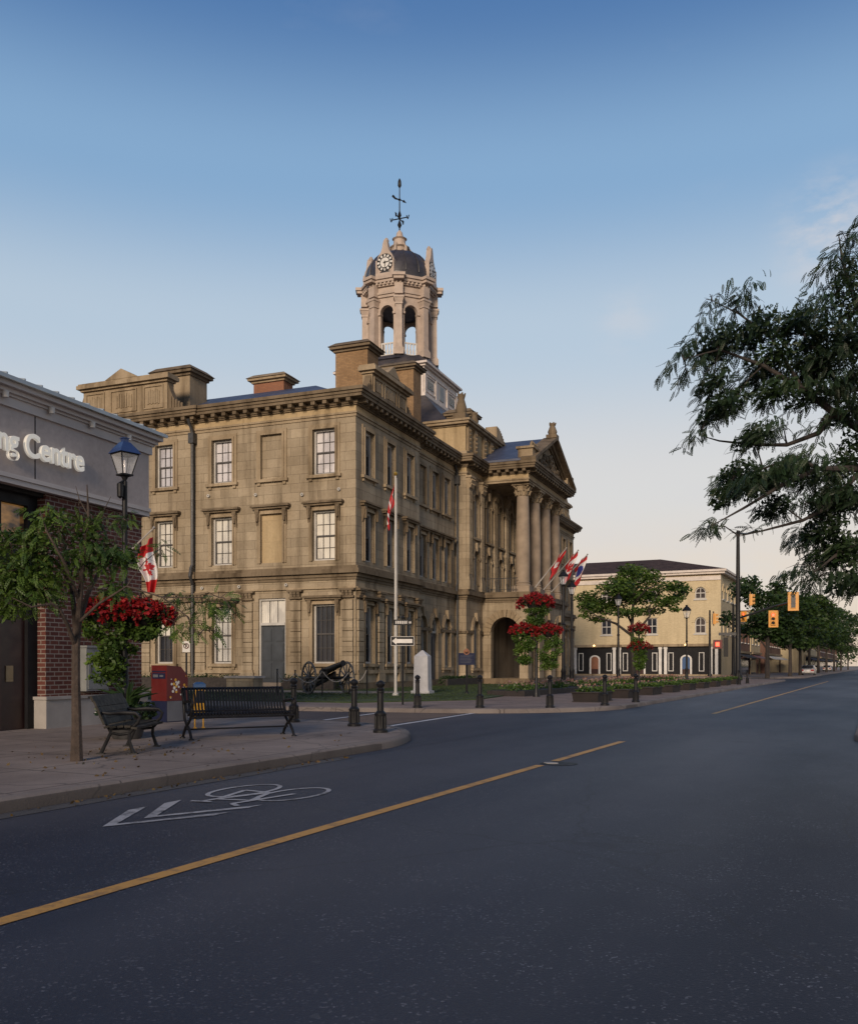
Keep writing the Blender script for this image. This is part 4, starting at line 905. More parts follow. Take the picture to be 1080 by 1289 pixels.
for k in range(8):
    c = oct_(LR+.12,k); a = math.pi/8+k*math.pi/4; mb = MB()
    def rb(h0, h1, s0, s1): 
        ca, sa = math.cos(a), math.sin(a); q = lambda s: [(c[0]+ca*x-sa*y, c[1]+sa*x+ca*y) for x, y in ((-s,-s),(s,-s),(s,s),(-s,s))]
        mb.hexa([(*p,h0) for p in q(s0)]+[(*p,h1) for p in q(s1)])
    rb(24.302,24.75,.36,.36); rb(24.751,24.9,.32,.28); rb(24.901,28.0,.25,.23); rb(28.001,28.12,.29,.29); rb(28.121,28.45,.25,.36); rb(28.451,28.6,.40,.40)
    rb(28.761,29.55,.31,.31)
    mb.build('lantern_column', M['tower'], tower)
mb = MB()
for z0, z1, r in ((28.75,28.95,2.62),(28.951,29.10,2.72),(29.101,29.5,2.62),(29.501,29.62,2.80),(29.75,29.95,3.0),(29.951,30.15,3.12)):
    mb.lathe([(r,z0),(r,z1)], (TX,TY,0), 8, math.pi/8)
mb.lathe([(2.85,29.621),(2.85,29.749)], (TX,TY,0), 8, math.pi/8)
for k in range(8):
    p, q = Vector(oct_(2.85,k)), Vector(oct_(2.85,k+1))
    for j in range(7):
        c = p.lerp(q, (j+.5)/7); mb.lathe([(.10,0),(.10,.16)], (c.x+ (c.x-TX)*.02,c.y+(c.y-TY)*.02,29.58), 4, math.pi/4)
    c = Vector(oct_(2.86,k)); a = math.pi/8+k*math.pi/4; ca, sa = math.cos(a), math.sin(a)
    for z0, z1, s in ((29.752,29.953,.38),(29.955,30.17,.48)): mb.hexa([(c.x+ca*x-sa*y,c.y+sa*x+ca*y,z) for z in (z0,z1) for x,y in ((-s,-s),(s,-s),(s,s),(-s,s))])
mb.build('lantern_entablature', M['tower'], tower, smooth=False)
mb = MB(); mb.lathe([(1.95,28.3),(1.95,28.74)], (TX,TY,0), 16); mb.build('lantern_ceiling', M['lead'], tower)
mb = MB()
for k in range(8):
    p, q = Vector(oct_(2.38,k)), Vector(oct_(2.38,k+1))
    A_, B_ = p.lerp(q,.18), p.lerp(q,.82); mb.tube([(A_.x,A_.y,25.35),(B_.x,B_.y,25.35)], .07, 6); mb.tube([(A_.x,A_.y,24.5),(B_.x,B_.y,24.5)], .06, 6)
    for j in range(5): c = A_.lerp(B_,(j+.5)/5); mb.lathe([(.05,0),(.085,.25),(.045,.5),(.06,.85)], (c.x,c.y,24.5), 6)
mb.build('lantern_balustrade', M['white'], tower)
mb = MB(); prof = [(2.72,30.171),(2.72,30.55)]+[(2.66*math.cos(R(t))**.85 if t < 90 else .3, 30.6+2.3*math.sin(R(t))) for t in (0,12,25,38,50,62,72,80)]
mb.lathe(prof, (TX,TY,0), 32)
for k in range(16):
    a = k*math.pi/8+math.pi/16; mb.tube([(TX+r*1.005*math.cos(a),TY+r*1.005*math.sin(a),z) for r, z in prof[2:]], .05, 5)
mb.build('dome', M['lead'], tower)
mb = MB(); mb.lathe([(.78,32.6),(.85,32.75),(.62,32.9),(.66,33.25),(.80,33.35),(.50,33.5),(.45,33.95),(.58,34.05),(.30,34.2),(.22,34.55),(.05,34.75)], (TX,TY,0), 12)
for k in range(6): a = k*math.pi/3; mb.tube([(TX+.75*math.cos(a),TY+.75*math.sin(a),32.7),(TX+.82*math.cos(a),TY+.82*math.sin(a),33.2),(TX+.5*math.cos(a),TY+.5*math.sin(a),33.6)], [.12,.10,.05], 6)
mb.build('finial', M['tower'], tower)
mb = MB(); mb.tube([(TX,TY,34.6),(TX,TY,38.5)], [.06,.035], 8); mb.lathe([(.05,0),(.17,.25),(.05,.6)], (TX,TY,34.9), 8); mb.lathe([(.05,0),(.15,.2),(.06,.5)], (TX,TY,35.7), 8); mb.lathe([(.04,0),(.15,.18),(.13,.5),(.04,.72)], (TX,TY,38.0), 8)
for k in range(4):
    a = k*math.pi/2; d = Vector((math.cos(a),math.sin(a),0)); o_ = Vector((TX,TY,35.65)); mb.tube([o_, o_+d*.62], .042, 6); e = o_+d*.68; sd_ = Vector((-d.y,d.x,0))
    mb.tube([e-d*.10+Vector((0,0,.15)), e+Vector((0,0,-.14))], .04, 5); mb.tube([e+d*.1+Vector((0,0,.15)), e+d*.02+Vector((0,0,-.14))], .04, 5)
d = Vector((.12,-.52,.0)); o_ = Vector((TX,TY,37.1)); mb.lathe([(0,-.14),(.13,0),(0,.14)], o_, 8); mb.tube([o_-d+Vector((0,0,.35)), o_-d*.6+Vector((0,0,.12)), o_, o_+d*.7+Vector((0,0,-.15))], [.10,.07,.035,.035], 6); mb.tube([o_+d*.55+Vector((0,0,-.12)), o_+d*1.0+Vector((0,0,-.3))], [.10,.01], 6)
mb.build('weather_vane', M['iron'], tower)
# four clock gables
for k in range(4):
    a = k*math.pi/2; ca, sa = math.cos(a), math.sin(a)
    fr = lambda u, v, d, ca=ca, sa=sa: (TX+ca*(2.62-d)-sa*u, TY+sa*(2.62-d)+ca*u, v)
    mb = MB(); mb.fbox(fr, -.74,.74,30.172,30.42,-.14,.7)
    pts = [(-.68,30.421),(.68,30.421),(.68,31.35),(.56,31.72),(.36,31.98),(.24,32.3),(.20,32.6),(.10,32.88),(.0,32.95),(-.10,32.88),(-.20,32.6),(-.24,32.3),(-.36,31.98),(-.56,31.72),(-.68,31.35)]
    mb.fprism(fr, pts, -.06, .34); mb.fbox(fr,-.74,-.62,30.43,31.4,-.12,.3); mb.fbox(fr,.62,.74,30.43,31.4,-.12,.3); mb.lathe([(.16,0),(.2,.15),(.08,.35)], fr(0,32.75,.2), 8)
    gb = mb.build('clock_gable', M['tower'], tower)
    cf = MB(); C_ = (0, 31.18)
    def disc(r, d0, d1, N=28): cf.fprism(fr, [(C_[0]+r*math.cos(2*math.pi*i/N), C_[1]+r*math.sin(2*math.pi*i/N)) for i in range(N)], d0, d1)
    cf.mi = 1; disc(.66,-.10,-.05); cf.mi = 0; disc(.36,-.115,-.101)
    for i in range(12):
        t = math.pi/6*i; u_, v_ = math.sin(t), math.cos(t); w1 = .075
        cf.fprism(fr, [(C_[0]+u_*r-v_*s, C_[1]+v_*r+u_*s) for r, s in ((.42,-w1),(.42,w1),(.60,w1),(.60,-w1))], -.118, -.101)
    cf.mi = 1
    for t, ln, wd_ in ((R(82),.42,.045),(R(178),.56,.04)):
        u_, v_ = math.sin(t), math.cos(t); cf.fprism(fr, [(C_[0]+u_*r-v_*s, C_[1]+v_*r+u_*s) for r, s in ((-.12,-wd_),(-.12,wd_),(ln,wd_*.4),(ln,-wd_*.4))], -.135, -.121)
    cf.build('clock_face', [M['white'], M['black']], tower, smooth=False)

# ================================================================== LAWN, HEDGES
def hflat(name, pts, z, m, thick=.1):
    mb = MB(); mb.prism([tuple(H(*p)[:2]) for p in pts], z-thick, z); return mb.build(name, m, None, smooth=False)
struct(hflat('lawn', [(-13.6,-6.6),(-9.6,-9.6),(-2,-9.0),(9,-6.6),(15.2,-4.2),(15.2,-.4),(-.2,-.2),(-.2,26),(-13.6,26)], .17, M['grass']))
struct(hflat('footpath', [(-5.6,-3.2),(-2.6,-4.6),(-2.6,10),(-5.6,10)], .18, M['path'], .05))
grass = []
g = np.random.default_rng(5)
pts = []
while len(pts) < 9000:
    x, y = g.uniform(-13.5,15), g.uniform(-9.2,20)
    if x > -.3 and y > -.4: continue
    if y < -6.4 and (x > 6 or x < -11): continue
    if y < -4.4 and x > 10: continue
    if -5.7 < x < -2.5 and -4.7 < y < 10: continue
    pts.append(H(x,y,.2))
grass = leaf_object('grass_blades', [(p.x,p.y,p.z,.25,.25,.04,4) for p in pts], .035, M['grass'], None, 6, .25)
tag(grass, None, None, kind='stuff')
def hedge(label, x0, x1, y0, y1, z1, seed):
    o = thing('hedge', label, 'hedge', H((x0+x1)/2,(y0+y1)/2,.15), HALL_R)
    lx, ly = (x1-x0), (y1-y0); mb = MB(); mb.box(-lx/2+.1,lx/2-.1,-ly/2+.1,ly/2-.1,0,z1-.12); mb.build('branches', M['bark_dark'], o)
    cl = []; n = max(1, int(max(lx,ly)/.35)); rnd = random.Random(seed)
    for k in range(n):
        t = (k+.5)/n-.5
        for q in range(2): cl.append((lx*t*(lx>ly)+rnd.uniform(-.1,.1), ly*t*(ly>=lx)+rnd.uniform(-.1,.1), z1*(.35+.35*q), .32 if ly>=lx else .3, .3, z1*.36+rnd.uniform(0,.07), 170))
    leaf_object('foliage', cl, .045, M['leaf_dark'], o, seed, hollow=.35)
hedge('clipped dark hedge along the foot of the town hall between door and cannon', -1.5,-.5, .4,3.4, .72, 11)
hedge('clipped dark hedge along the town hall wall between red mailbox and side door', -1.5,-.5, 6.2,9.3, .72, 12)
hedge('clipped dark hedge along the town hall wall beside the shop corner', -1.6,-.6, 9.9,17.5, .72, 13)
hedge('low shrubs along the town hall front below the arched windows', 9,14.6, -1.5,-.6, .55, 14)

lit_ = []
for k in range(260):
    if k < 110: q = S(KN+random.uniform(.03,.22), random.uniform(3,11.5), .012)
    elif k < 200: q = Vector((-4.1+random.gauss(0,.75), 12.6+random.gauss(0,.9), KH+.012))
    else: q = S(KN-random.uniform(.2,5), random.uniform(5,14), KH+.012)
    lit_.append((q.x,q.y,q.z,.05,.05,.004,1))
tag(leaf_object('leaf_litter', lit_, .026, M['litter'], None, 44, .6), None, None, kind='stuff')
# ================================================================== BENCHES
def steel_bench(loc, rz):
    o = thing('park_bench', 'black steel strap bench with curled arm ends in front of the side street', 'bench', loc, rz)
    # local: x along the seat, -y is the front
    prof = [(-.27,.36),(-.285,.41),(-.25,.445),(-.15,.44),(.0,.415),(.12,.43),(.17,.49),(.22,.65),(.27,.80),(.30,.845),(.34,.835)]
    Lb = 1.78; mb = MB(); n = 33
    for k in range(n):
        x = -Lb/2+.03+(Lb-.06)*k/(n-1); w2 = .017; t = .004
        for (a, b) in zip(prof, prof[1:]):
            mb.hexa([(x-w2,a[0],a[1]),(x+w2,a[0],a[1]),(x+w2,b[0],b[1]),(x-w2,b[0],b[1]),(x-w2,a[0]-t,a[1]+t*1.5),(x+w2,a[0]-t,a[1]+t*1.5),(x+w2,b[0]-t,b[1]+t*1.5),(x-w2,b[0]-t,b[1]+t*1.5)])
    mb.build('slats', M['iron'], o, smooth=False)
    mb = MB()
    for y, z, r in ((-.265,.37,.022),(.335,.83,.022),(.14,.455,.018),(-.02,.40,.018)): mb.tube([(-Lb/2,y,z),(Lb/2,y,z)], r, 8)
    mb.build('rails', M['iron'], o); mb = MB(); mb.tube([(-Lb/2,.03,.16),(Lb/2,.03,.16)], .014, 8); mb.build('stretcher', M['iron'], o)
    for sg in (-1, 1):
        x = sg*Lb/2; mb = MB(); r = .024
        mb.tube([(x,-.27,0),(x,-.20,.10),(x,-.08,.20),(x,.06,.26),(x,.16,.34),(x,.19,.47),(x,.24,.66),(x,.335,.83)], r, 8)
        mb.tube([(x,.28,0),(x,.20,.10),(x,.08,.20),(x,-.06,.26),(x,-.18,.33),(x,-.26,.41),(x,-.30,.52),(x,-.27,.61),(x,-.18,.635),(x,.0,.625),(x,.20,.60)], r, 8)
        mb.tube([(x,-.30,.52),(x,-.34,.60),(x,-.31,.66),(x,-.25,.655)], r*.9, 8)
        for y in (-.27,.28): mb.lathe([(.05,0),(.045,.02),(.025,.03)], (x,y,0), 10)
        mb.build('end_frame', M['iron'], o)
    return o
b0, b1 = Vector((-4.02,15.15,.13)), Vector((-2.45,16.05,.13))
steel_bench((b0+b1)/2, math.atan2(b1.y-b0.y, b1.x-b0.x))
def slat_bench(loc, rz):
    o = thing('park_bench', 'dark wood slat bench with scrolled iron legs seen from its end beside the tree', 'bench', loc, rz)
    Lb = 1.55; mb = MB()
    seat = [(-.30,.405),(-.20,.43),(-.09,.43),(.02,.42),(.11,.425)]
    back = [(.17,.50),(.21,.59),(.245,.68),(.285,.77),(.335,.85)]
    for (y, z), tl in [(p, 8-6*i) for i, p in enumerate(seat)]+[(p, 66) for p in back]:
        t = R(tl); cy, cz = math.cos(t), math.sin(t); h, th = .046, .016
        q = [(y-cy*h+cz*th, z-cz*h-cy*th),(y+cy*h+cz*th, z+cz*h-cy*th),(y+cy*h-cz*th, z+cz*h+cy*th),(y-cy*h-cz*th, z-cz*h+cy*th)]
        mb.hexa([(-Lb/2,*q[0]),(Lb/2,*q[0]),(Lb/2,*q[1]),(-Lb/2,*q[1]),(-Lb/2,*q[3]),(Lb/2,*q[3]),(Lb/2,*q[2]),(-Lb/2,*q[2])])
    mb.build('slats', M['tile'], o, smooth=False)
    for x in (-Lb/2+.1, Lb/2-.1):
        mb = MB(); mb.tube([(x,-.27,0),(x,-.25,.05),(x,-.20,.2),(x,-.20,.32),(x,-.26,.385)], [.035,.03,.027,.027,.025], 8)
        mb.tube([(x,.23,0),(x,.21,.05),(x,.14,.2),(x,.08,.33),(x,.12,.42),(x,.19,.55),(x,.29,.77),(x,.37,.88),(x,.42,.87)], [.035,.03,.027,.027,.025,.025,.024,.024,.02], 8)
        mb.tube([(x,-.26,.385),(x,-.1,.395),(x,.08,.385),(x,.13,.44)], .024, 8); mb.tube([(x,-.22,.32),(x,-.05,.30),(x,.08,.33)], .022, 8)
        mb.tube([(x,-.24,.40),(x,-.33,.48),(x,-.36,.57),(x,-.30,.625),(x,-.1,.635),(x,.1,.62),(x,.22,.64)], [.025,.025,.026,.03,.033,.028,.022], 8)
        for y in (-.27,.23): mb.box(x-.035,x+.035,y-.06,y+.06,0,.018)
        mb.build('end_frame', M['iron'], o)
    return o
# bench seen from its end: seat faces right of frame
slat_bench((-4.33,13.2,.13), R(92)).scale = (.9,.9,.9)

# ================================================================== BOLLARDS
def bollard(loc):
    o = thing('bollard', None, 'bollard', loc, 0, 'iron bollards round the street corners')
    mb = MB(); mb.lathe([(.135,0),(.135,.045),(.115,.06),(.11,.075)], n=20); mb.build('base', M['iron'], o)
    mb = MB(); mb.lathe([(.105,.075),(.10,.30),(.108,.32),(.108,.35),(.085,.375),(.062,.40),(.058,.72),(.07,.735),(.07,.755),(.055,.77)], n=20, cap=False)
    for k in range(10): a = k*math.pi/5; mb.tube([(.104*math.cos(a),.104*math.sin(a),.08),(.10*math.cos(a),.10*math.sin(a),.30)], .012, 5)
    mb.build('post', M['iron'], o)
    mb = MB(); mb.lathe([(.05,.77),(.075,.79),(.06,.81),(.045,.825),(.07,.85),(.085,.885),(.07,.92),(.035,.945),(.0,.955)], n=16, cap=False); mb.build('finial', M['iron'], o)
    return o
bl = [(479,922,'nearest bollard, at the tip of the near kerb corner'),(446,914,'iron bollard just left of the nearest one on the kerb corner'),(370,909,'iron bollard beside the right end of the steel bench'),
      (525.6,891,'iron bollard beside the arrow sign post across the side street'),(604,891,'iron bollard on the far corner in front of the blue plaque'),(692,891,'iron bollard in front of the triple flower baskets'),
      (761,888,'iron bollard between the first two planters on the far kerb'),(800,884,'iron bollard on the far kerb beside the second planter')]
b0_ = None
for i, (px, py, lb) in enumerate(bl):
    Z = (CAMH-KH)*FPX/(py-HY); loc = ((px-CX)/FPX*Z, Z, KH)
    o = bollard(loc) if b0_ is None else copy_tree(b0_); b0_ = b0_ or o; o.location = loc; o['label'] = lb
for u, lb in ((62,'small far bollard at the end of the planter row'),(66,'farthest bollard near the traffic signals')):
    o = copy_tree(b0_); o.location = S(KN-1.2,u,KH); o['label'] = lb

# ================================================================== STREET LAMP, FLOWER BASKETS, FLAGS
def lantern(o, z, s, roofm, glassm, xy=1.0):
    n0 = len(o.children); mb = MB(); mb.frustum(-.16*s,.16*s,-.16*s,.16*s,z, -.30*s,.30*s,-.30*s,.30*s,z+.60*s)
    mb2 = MB()
    for sx_ in (-1,1):
        for sy_ in (-1,1): mb2.tube([(sx_*.155*s,sy_*.155*s,z),(sx_*.295*s,sy_*.295*s,z+.6*s)], .014*s+.003, 5)
    fr_ = mb2
    fr_.box(-.19*s,.19*s,-.19*s,.19*s,z-.05*s,z-.001); fr_.box(-.31*s,.31*s,-.31*s,.31*s,z+.6*s+.001,z+.635*s)
    fr_.lathe([(.05*s,-.30*s),(.07*s,-.25*s),(.05*s,-.2*s),(.10*s,-.10*s),(.13*s,-.05*s)], (0,0,z), 10)
    fr_.build('lantern_frame', M['iron'], o); mb.build('lantern_glass', M['clear'], o, smooth=False)
    mb = MB(); mb.lathe([(.035*s,0),(.05*s,.25*s),(.03*s,.4*s)], (0,0,z+.02), 10); mb.build('lantern_bulb', M['blind_grey'], o)
    mb = MB(); e = .36*s; t = .12*s; zz = z+.636*s
    mb.frustum(-e,e,-e,e,zz, -e*.78,e*.78,-e*.78,e*.78,zz+.14*s); mb.frustum(-e*.78,e*.78,-e*.78,e*.78,zz+.1401*s,-t,t,-t,t,zz+.36*s); mb.box(-t*.7,t*.7,-t*.7,t*.7,zz+.3601*s,zz+.47*s); mb.box(-t*.9,t*.9,-t*.9,t*.9,zz+.4701*s,zz+.50*s)
    mb.build('lantern_roof', roofm, o, smooth=False)
    if xy != 1.0:
        for ch in o.children:
            if ch.name.startswith('lantern'): ch.data.transform(Matrix.Diagonal((xy, xy, 1, 1)))
LZ = 16.0; lx_ = (157.5-CX)/FPX*LZ; zt = lambda py, Z: CAMH+(HY-py)/FPX*Z
lamp = thing('street_lamp', 'tall black street lamp with blue topped square lantern in front of the shop', 'street lamp', (lx_,LZ,KH), R(50))
mb = MB(); mb.lathe([(.17,0),(.17,.12),(.12,.2),(.10,.7),(.12,.74),(.07,.85),(.052,1.4),(.045,zt(606,LZ)-KH)], n=16); mb.lathe([(.06,0),(.075,.04),(.05,.1)], (0,0,3.6), 12); mb.build('pole', M['iron'], lamp)
lantern(lamp, zt(597,LZ)-KH, .56, M['bluelamp'], None)
mb = MB(); mb.lathe([(.0,-.16),(.05,-.12),(.055,.1),(.0,.14)], (-.12,-.05,zt(618,LZ)-KH), 10); mb.tube([(-.12,-.05,zt(610,LZ)-KH),(0,0,zt(604,LZ)-KH)], .02, 6); mb.build('photocell', M['iron'], lamp)
mb = MB()
zb_ = zt(786,LZ)-KH
for a in (R(150),R(-50)): mb.tube([(0,0,zb_+.5),(.25*math.cos(a),.25*math.sin(a),zb_+.42),(.45*math.cos(a),.45*math.sin(a),zb_+.35)], .018, 6)
mb.build('basket_arm', M['iron'], lamp)
def basket(loc, r, label, group, fm='flower', vine=None, vm='leaf', seed=1, nf=420, vw=.32, rx=None, droop_red=True):
    o = thing('flower_basket', label, 'flower basket', loc, 0, group)
    mb = MB(); mb.lathe([(r*.3,-r*.7),(r*.62,-r*.45),(r*.8,-.04),(r*.82,0)], n=18)
    for k in range(4): a = k*math.pi/2; mb.tube([(r*.8*math.cos(a),r*.8*math.sin(a),0),(0,0,r*1.0)], .008, 4)
    mb.build('basket', M['dark'], o)
    rnd = random.Random(seed); cl = []; gl = []
    rx = rx or r*1.15
    for k in range(34):
        ph = k*2.39996; hgt = -.30+1.0*(k+.5)/34; q = math.sqrt(max(.03, 1-max(0,hgt+.05)**2/.42)) if hgt > -.05 else .95
        cl.append((rx*q*math.cos(ph)*rnd.uniform(.8,1.08), r*1.05*q*math.sin(ph), r*(hgt*.85), r*.27, r*.27, r*.22, nf/24))
        gl.append((rx*q*math.cos(ph+.4)*.85, r*q*math.sin(ph+.4)*.9, r*(hgt*.7-.12), r*.30, r*.30, r*.22, nf/40))
    if droop_red:
        for k in range(9):
            a = rnd.uniform(0, 6.28); cl.append((rx*1.02*math.cos(a), r*1.05*math.sin(a), -r*rnd.uniform(.25,.55), r*.15, r*.15, r*.24, nf/50))
    vl = []
    if vine:
        for k in range(40):
            t = rnd.random()**.8; wv = vw*(1-.5*t); vl.append((rnd.uniform(-wv,wv)*.95, rnd.uniform(-wv,wv)*.8, -r*.35-vine*t, .13+.10*rnd.random(), .15, vine/14+.06, 75))
    if vl: leaf_object('trailing_vine', vl, .040, M[vm], o, seed+5, .6, droop=.6)
    leaf_object('flowers', cl, .034, M[fm], o, seed, .8, hollow=.6)
    leaf_object('foliage', gl, .032, M['leaf_dark'], o, seed+9, .5)
    return o
gB = 'red flower baskets on the lamp in front of the shop'
basket((lx_-.24,LZ-.12,zb_+KH+.24), .38, 'red geranium basket trailing a long green vine beside the blue topped lamp', gB, vine=1.15, seed=21, nf=1300, vw=.40, rx=.52)
basket((lx_+.28,LZ+.10,zb_+KH+.20), .38, 'red geranium basket on the street side of the blue topped lamp, under the flag', gB, vine=.3, seed=22, nf=1300, vw=.26, rx=.50)
LEAF = [(0,-.46),(.03,-.46),(.025,-.22),(.26,-.27),(.22,-.18),(.44,.02),(.38,.05),(.42,.19),(.28,.16),(.26,.22),(.13,.08),(.19,.36),(.10,.31),(0,.5)]
LEAF = LEAF+[(-x,y) for x, y in LEAF[::-1][1:]]
def inpoly(x, y, pl):
    c = False; n = len(pl)
    for i in range(n):
        (x1,y1),(x2,y2) = pl[i], pl[i-1]
        if (y1 > y) != (y2 > y) and x < (x2-x1)*(y-y1)/(y2-y1)+x1: c = not c
    return c
def flag(name, label, loc, rz, hoist, fly, mats, pattern, shape, group=None):
    """cloth sheet; shape(u, v) gives the local point, u along the fly, v up the hoist"""
    o = thing(name, label, 'flag', loc, rz, group); NU, NV = 60, 32; vs = []; fs = []; mi = []
    for j in range(NV+1):
        for i in range(NU+1): vs.append(shape(i/NU, j/NV))
    for j in range(NV):
        for i in range(NU): fs.append((j*(NU+1)+i, j*(NU+1)+i+1, (j+1)*(NU+1)+i+1, (j+1)*(NU+1)+i)); mi.append(pattern((i+.5)/NU,(j+.5)/NV))
    me = bpy.data.meshes.new('cloth'); me.from_pydata([tuple(v) for v in vs], [], fs)
    for m in mats: me.materials.append(m)
    me.polygons.foreach_set('material_index', mi); me.polygons.foreach_set('use_smooth', [True]*len(fs)); me.update()
    c = bpy.data.objects.new('cloth', me); col.objects.link(c); c.parent = o
    sm = c.modifiers.new('thick', 'SOLIDIFY'); sm.thickness = .006
    return o
def canada(u, v):
    if u < .25 or u > .75: return 0
    return 0 if inpoly((u-.5)*2/.82, (v-.5)/.82, LEAF) else 1
RW = [M['red_cloth'], M['white_cloth']]
# flag hanging from a short staff on the lamp
def hang(fly, hoist, spread, tilt):
    def f(u, v):
        # the hoist runs along a sloping staff, the cloth falls with folds
        x = v*hoist*math.sin(tilt)+.035*math.sin(9*v+5*u)+spread*u*(1-v)*.3; y = .05*math.sin(14*v*1.2+3*u)*(.3+u); z = v*hoist*math.cos(tilt)*.55-u*fly*(.92)
        return (x, y, z)
    return f
def shop_flag(u, v):
    x = -.02+.30*(1-v)*(.4+.6*(1-abs(u-.45)))-.10*u; y = .06*math.sin(10*v+4*u); z = -.06-u*.98-.22*(1-v)*(1-u)
    return (x*(1-.25*u)+.03*math.sin(7*u), y, z)
flag('national_flag', 'red and white maple leaf flag hanging from the shop side lamp post', ((190-CX)/FPX*LZ, LZ+.05, zt(671,LZ)), math.pi, .6, 1.05, RW, canada, shop_flag)
st = thing('flag_staff', 'short sloping flag staff clamped to the blue topped lamp post', 'flag staff', (lx_,LZ,zt(700,LZ)))
mb = MB(); e = Vector(((193-CX)/FPX*LZ-lx_, .05, zt(664,LZ)-zt(700,LZ))); mb.tube([(0,0,0), e], .014, 6); mb.lathe([(0,-.03),(.03,0),(0,.04)], e, 8); mb.lathe([(.06,-.05),(.06,.05)], (0,0,0), 10); mb.build('staff', M['plinth'], st)

# planter at the foot of the lamp
pl = thing('planter_pot', 'dark planter with spiky plants and white flowers behind the slat bench', 'planter', (-5.05,15.3,.13))
mb = MB(); mb.lathe([(.22,0),(.25,.05),(.34,.42),(.37,.45),(.37,.5),(.33,.5),(.31,.44)], n=20); mb.build('pot', M['iron_grey'], pl)
mb = MB(); rnd = random.Random(8)
for k in range(26):
    a = rnd.uniform(0,6.28); l = rnd.uniform(.35,.6); q = rnd.uniform(.15,.55); d = Vector((math.cos(a),math.sin(a),0)); mb.tube([Vector((0,0,.45))+d*.08, Vector((0,0,.45+l*.6))+d*q*.4, Vector((0,0,.45+l*(1-q*.5)))+d*q], [.035,.03,.004], 4)
mb.build('spiky_plant', M['leaf_dark'], pl)
leaf_object('foliage', [(.32*math.cos(a),.32*math.sin(a),.46,.2,.2,.16,140) for a in np.arange(0,6.28,.7)], .04, M['leaf_dark'], pl, 33)
leaf_object('flowers', [(.40*math.cos(a),.40*math.sin(a),.47,.12,.12,.10,16) for a in np.arange(0,6.28,.9)], .018, M['white'], pl, 34, .9)

# ================================================================== MAILBOX, NEWSPAPER BOX, SIGNS
mz = 20.0; mbx = thing('mailbox', 'red mailbox with navy base and patterned side beside the shop corner', 'mailbox', ((214-CX)/FPX*mz, mz, KH), R(-32))
sh = [(-.30,0),(.30,0),(.30,1.02),(.12,1.20),(-.30,1.22)]     # y (depth) , z
def body(z0, z1, e, m, nm):
    mb = MB(); pr = [(-.30-e,z0),(.30+e,z0),(.30+e,z1),(-.30-e,z1)] if z1 < 1.0 else [(-.30-e,z0),(.30+e,z0),(.30+e,1.0),(.10,1.2),(-.30-e,1.23)]
    n = len(pr); mb.add([(-.24-e,y,z) for y,z in pr]+[(.24+e,y,z) for y,z in pr], [(i,(i+1)%n,(i+1)%n+n,i+n) for i in range(n)]+[list(range(n))[::-1],list(range(n,2*n))]); return mb.build(nm, m, mbx, smooth=False)
bd = body(.46,1.23,0,M['red'],'body'); body(0,.458,.004,M['navy'],'base')
mb = MB(); mb.box(-.21,.21,-.312,-.302,1.08,1.11); mb.box(-.20,.20,-.308,-.301,.94,1.06); mb.build('mail_slot', M['navy'], bd); mb = MB(); mb.box(-.17,-.02,-.3125,-.3085,.97,1.03); mb.box(.03,.14,-.3125,-.3085,.98,1.02); mb.build('slot_label', M['grey_blue'], bd)
mb = MB(); mb.box(.2441,.250,-.29,.29,.02,.455); mb.build('side_panel', M['grey_blue'], mbx)
mb = MB(); rnd = random.Random(12)
for k in range(26):
    y, z, r = rnd.uniform(-.2,.25), rnd.uniform(.52,1.02), rnd.uniform(.012,.04); n = rnd.choice((4,5,6)); mb.mi = rnd.choice((0,0,1,1)); a0 = rnd.uniform(0,3)
    mb.add([(.2425+.0006*k/10,y+r*math.cos(a0+6.283*i/n),z+r*math.sin(a0+6.283*i/n)) for i in range(n)], [list(range(n))])
mb.build('side_pattern', [M['yellow'], M['white']], bd, smooth=False)
nz_ = 17.9; nb = thing('newspaper_box', 'yellow newspaper box with blue lid standing behind the steel bench', 'newspaper box', ((251-CX)/FPX*nz_, nz_, KH), R(18))
mb = MB(); mb.box(-.10,.10,-.14,.16,.30,.79); bx_ = mb.build('box', M['yellow'], nb); mb = MB(); mb.box(-.07,.07,-.155,-.141,.50,.74); mb.build('window', M['glass'], bx_)
mb = MB(); mb.box(-.115,.115,-.16,.17,.791,.86); mb.frustum(-.115,.115,-.16,.17,.861,-.06,.06,-.1,.15,.90); mb.build('lid', M['blue'], nb)
for sx_ in (-.08,.08):
    mb = MB(); mb.tube([(sx_,0,0),(sx_,0,.30)], .015, 6); mb.box(sx_-.03,sx_+.03,-.12,.14,0,.015); mb.build('leg', M['yellow'], nb)
sz = 21.5; sg_ = thing('parking_sign', 'small round no parking sign on a thin black post by the mailbox', 'sign', ((235-CX)/FPX*sz, sz, KH), R(8))
mb = MB(); mb.tube([(0,0,0),(0,0,zt(822,sz)-KH)], .022, 8); mb.build('post', M['iron'], sg_)
z0, z1 = zt(821,sz)-KH, zt(807,sz)-KH; mb = MB(); mb.box(-.088,.088,-.03,-.024,z0,z1); pl_ = mb.build('plate', M['white'], sg_); zc = z0+(z1-z0)*.56
mb = MB(); mb.mi = 0; mb.ring((0,-.034,zc),(0,1,0),.058,.009,20,4); mb.tube([(-.04,-.036,zc+.04),(.04,-.036,zc-.04)], .007, 4); mb.mi = 1; mb.tube([(-.014,-.033,zc-.04),(-.014,-.033,zc+.04)], .008, 4); mb.ring((.002,-.033,zc+.02),(0,1,0),.018,.007,12,4); mb.build('symbol', [M['red'], M['black']], pl_)
oz = 28.6; ow = thing('one_way_sign', 'black sign with white left arrow under a street name blade on a post', 'sign', ((507-CX)/FPX*oz, oz, KH), R(-4))
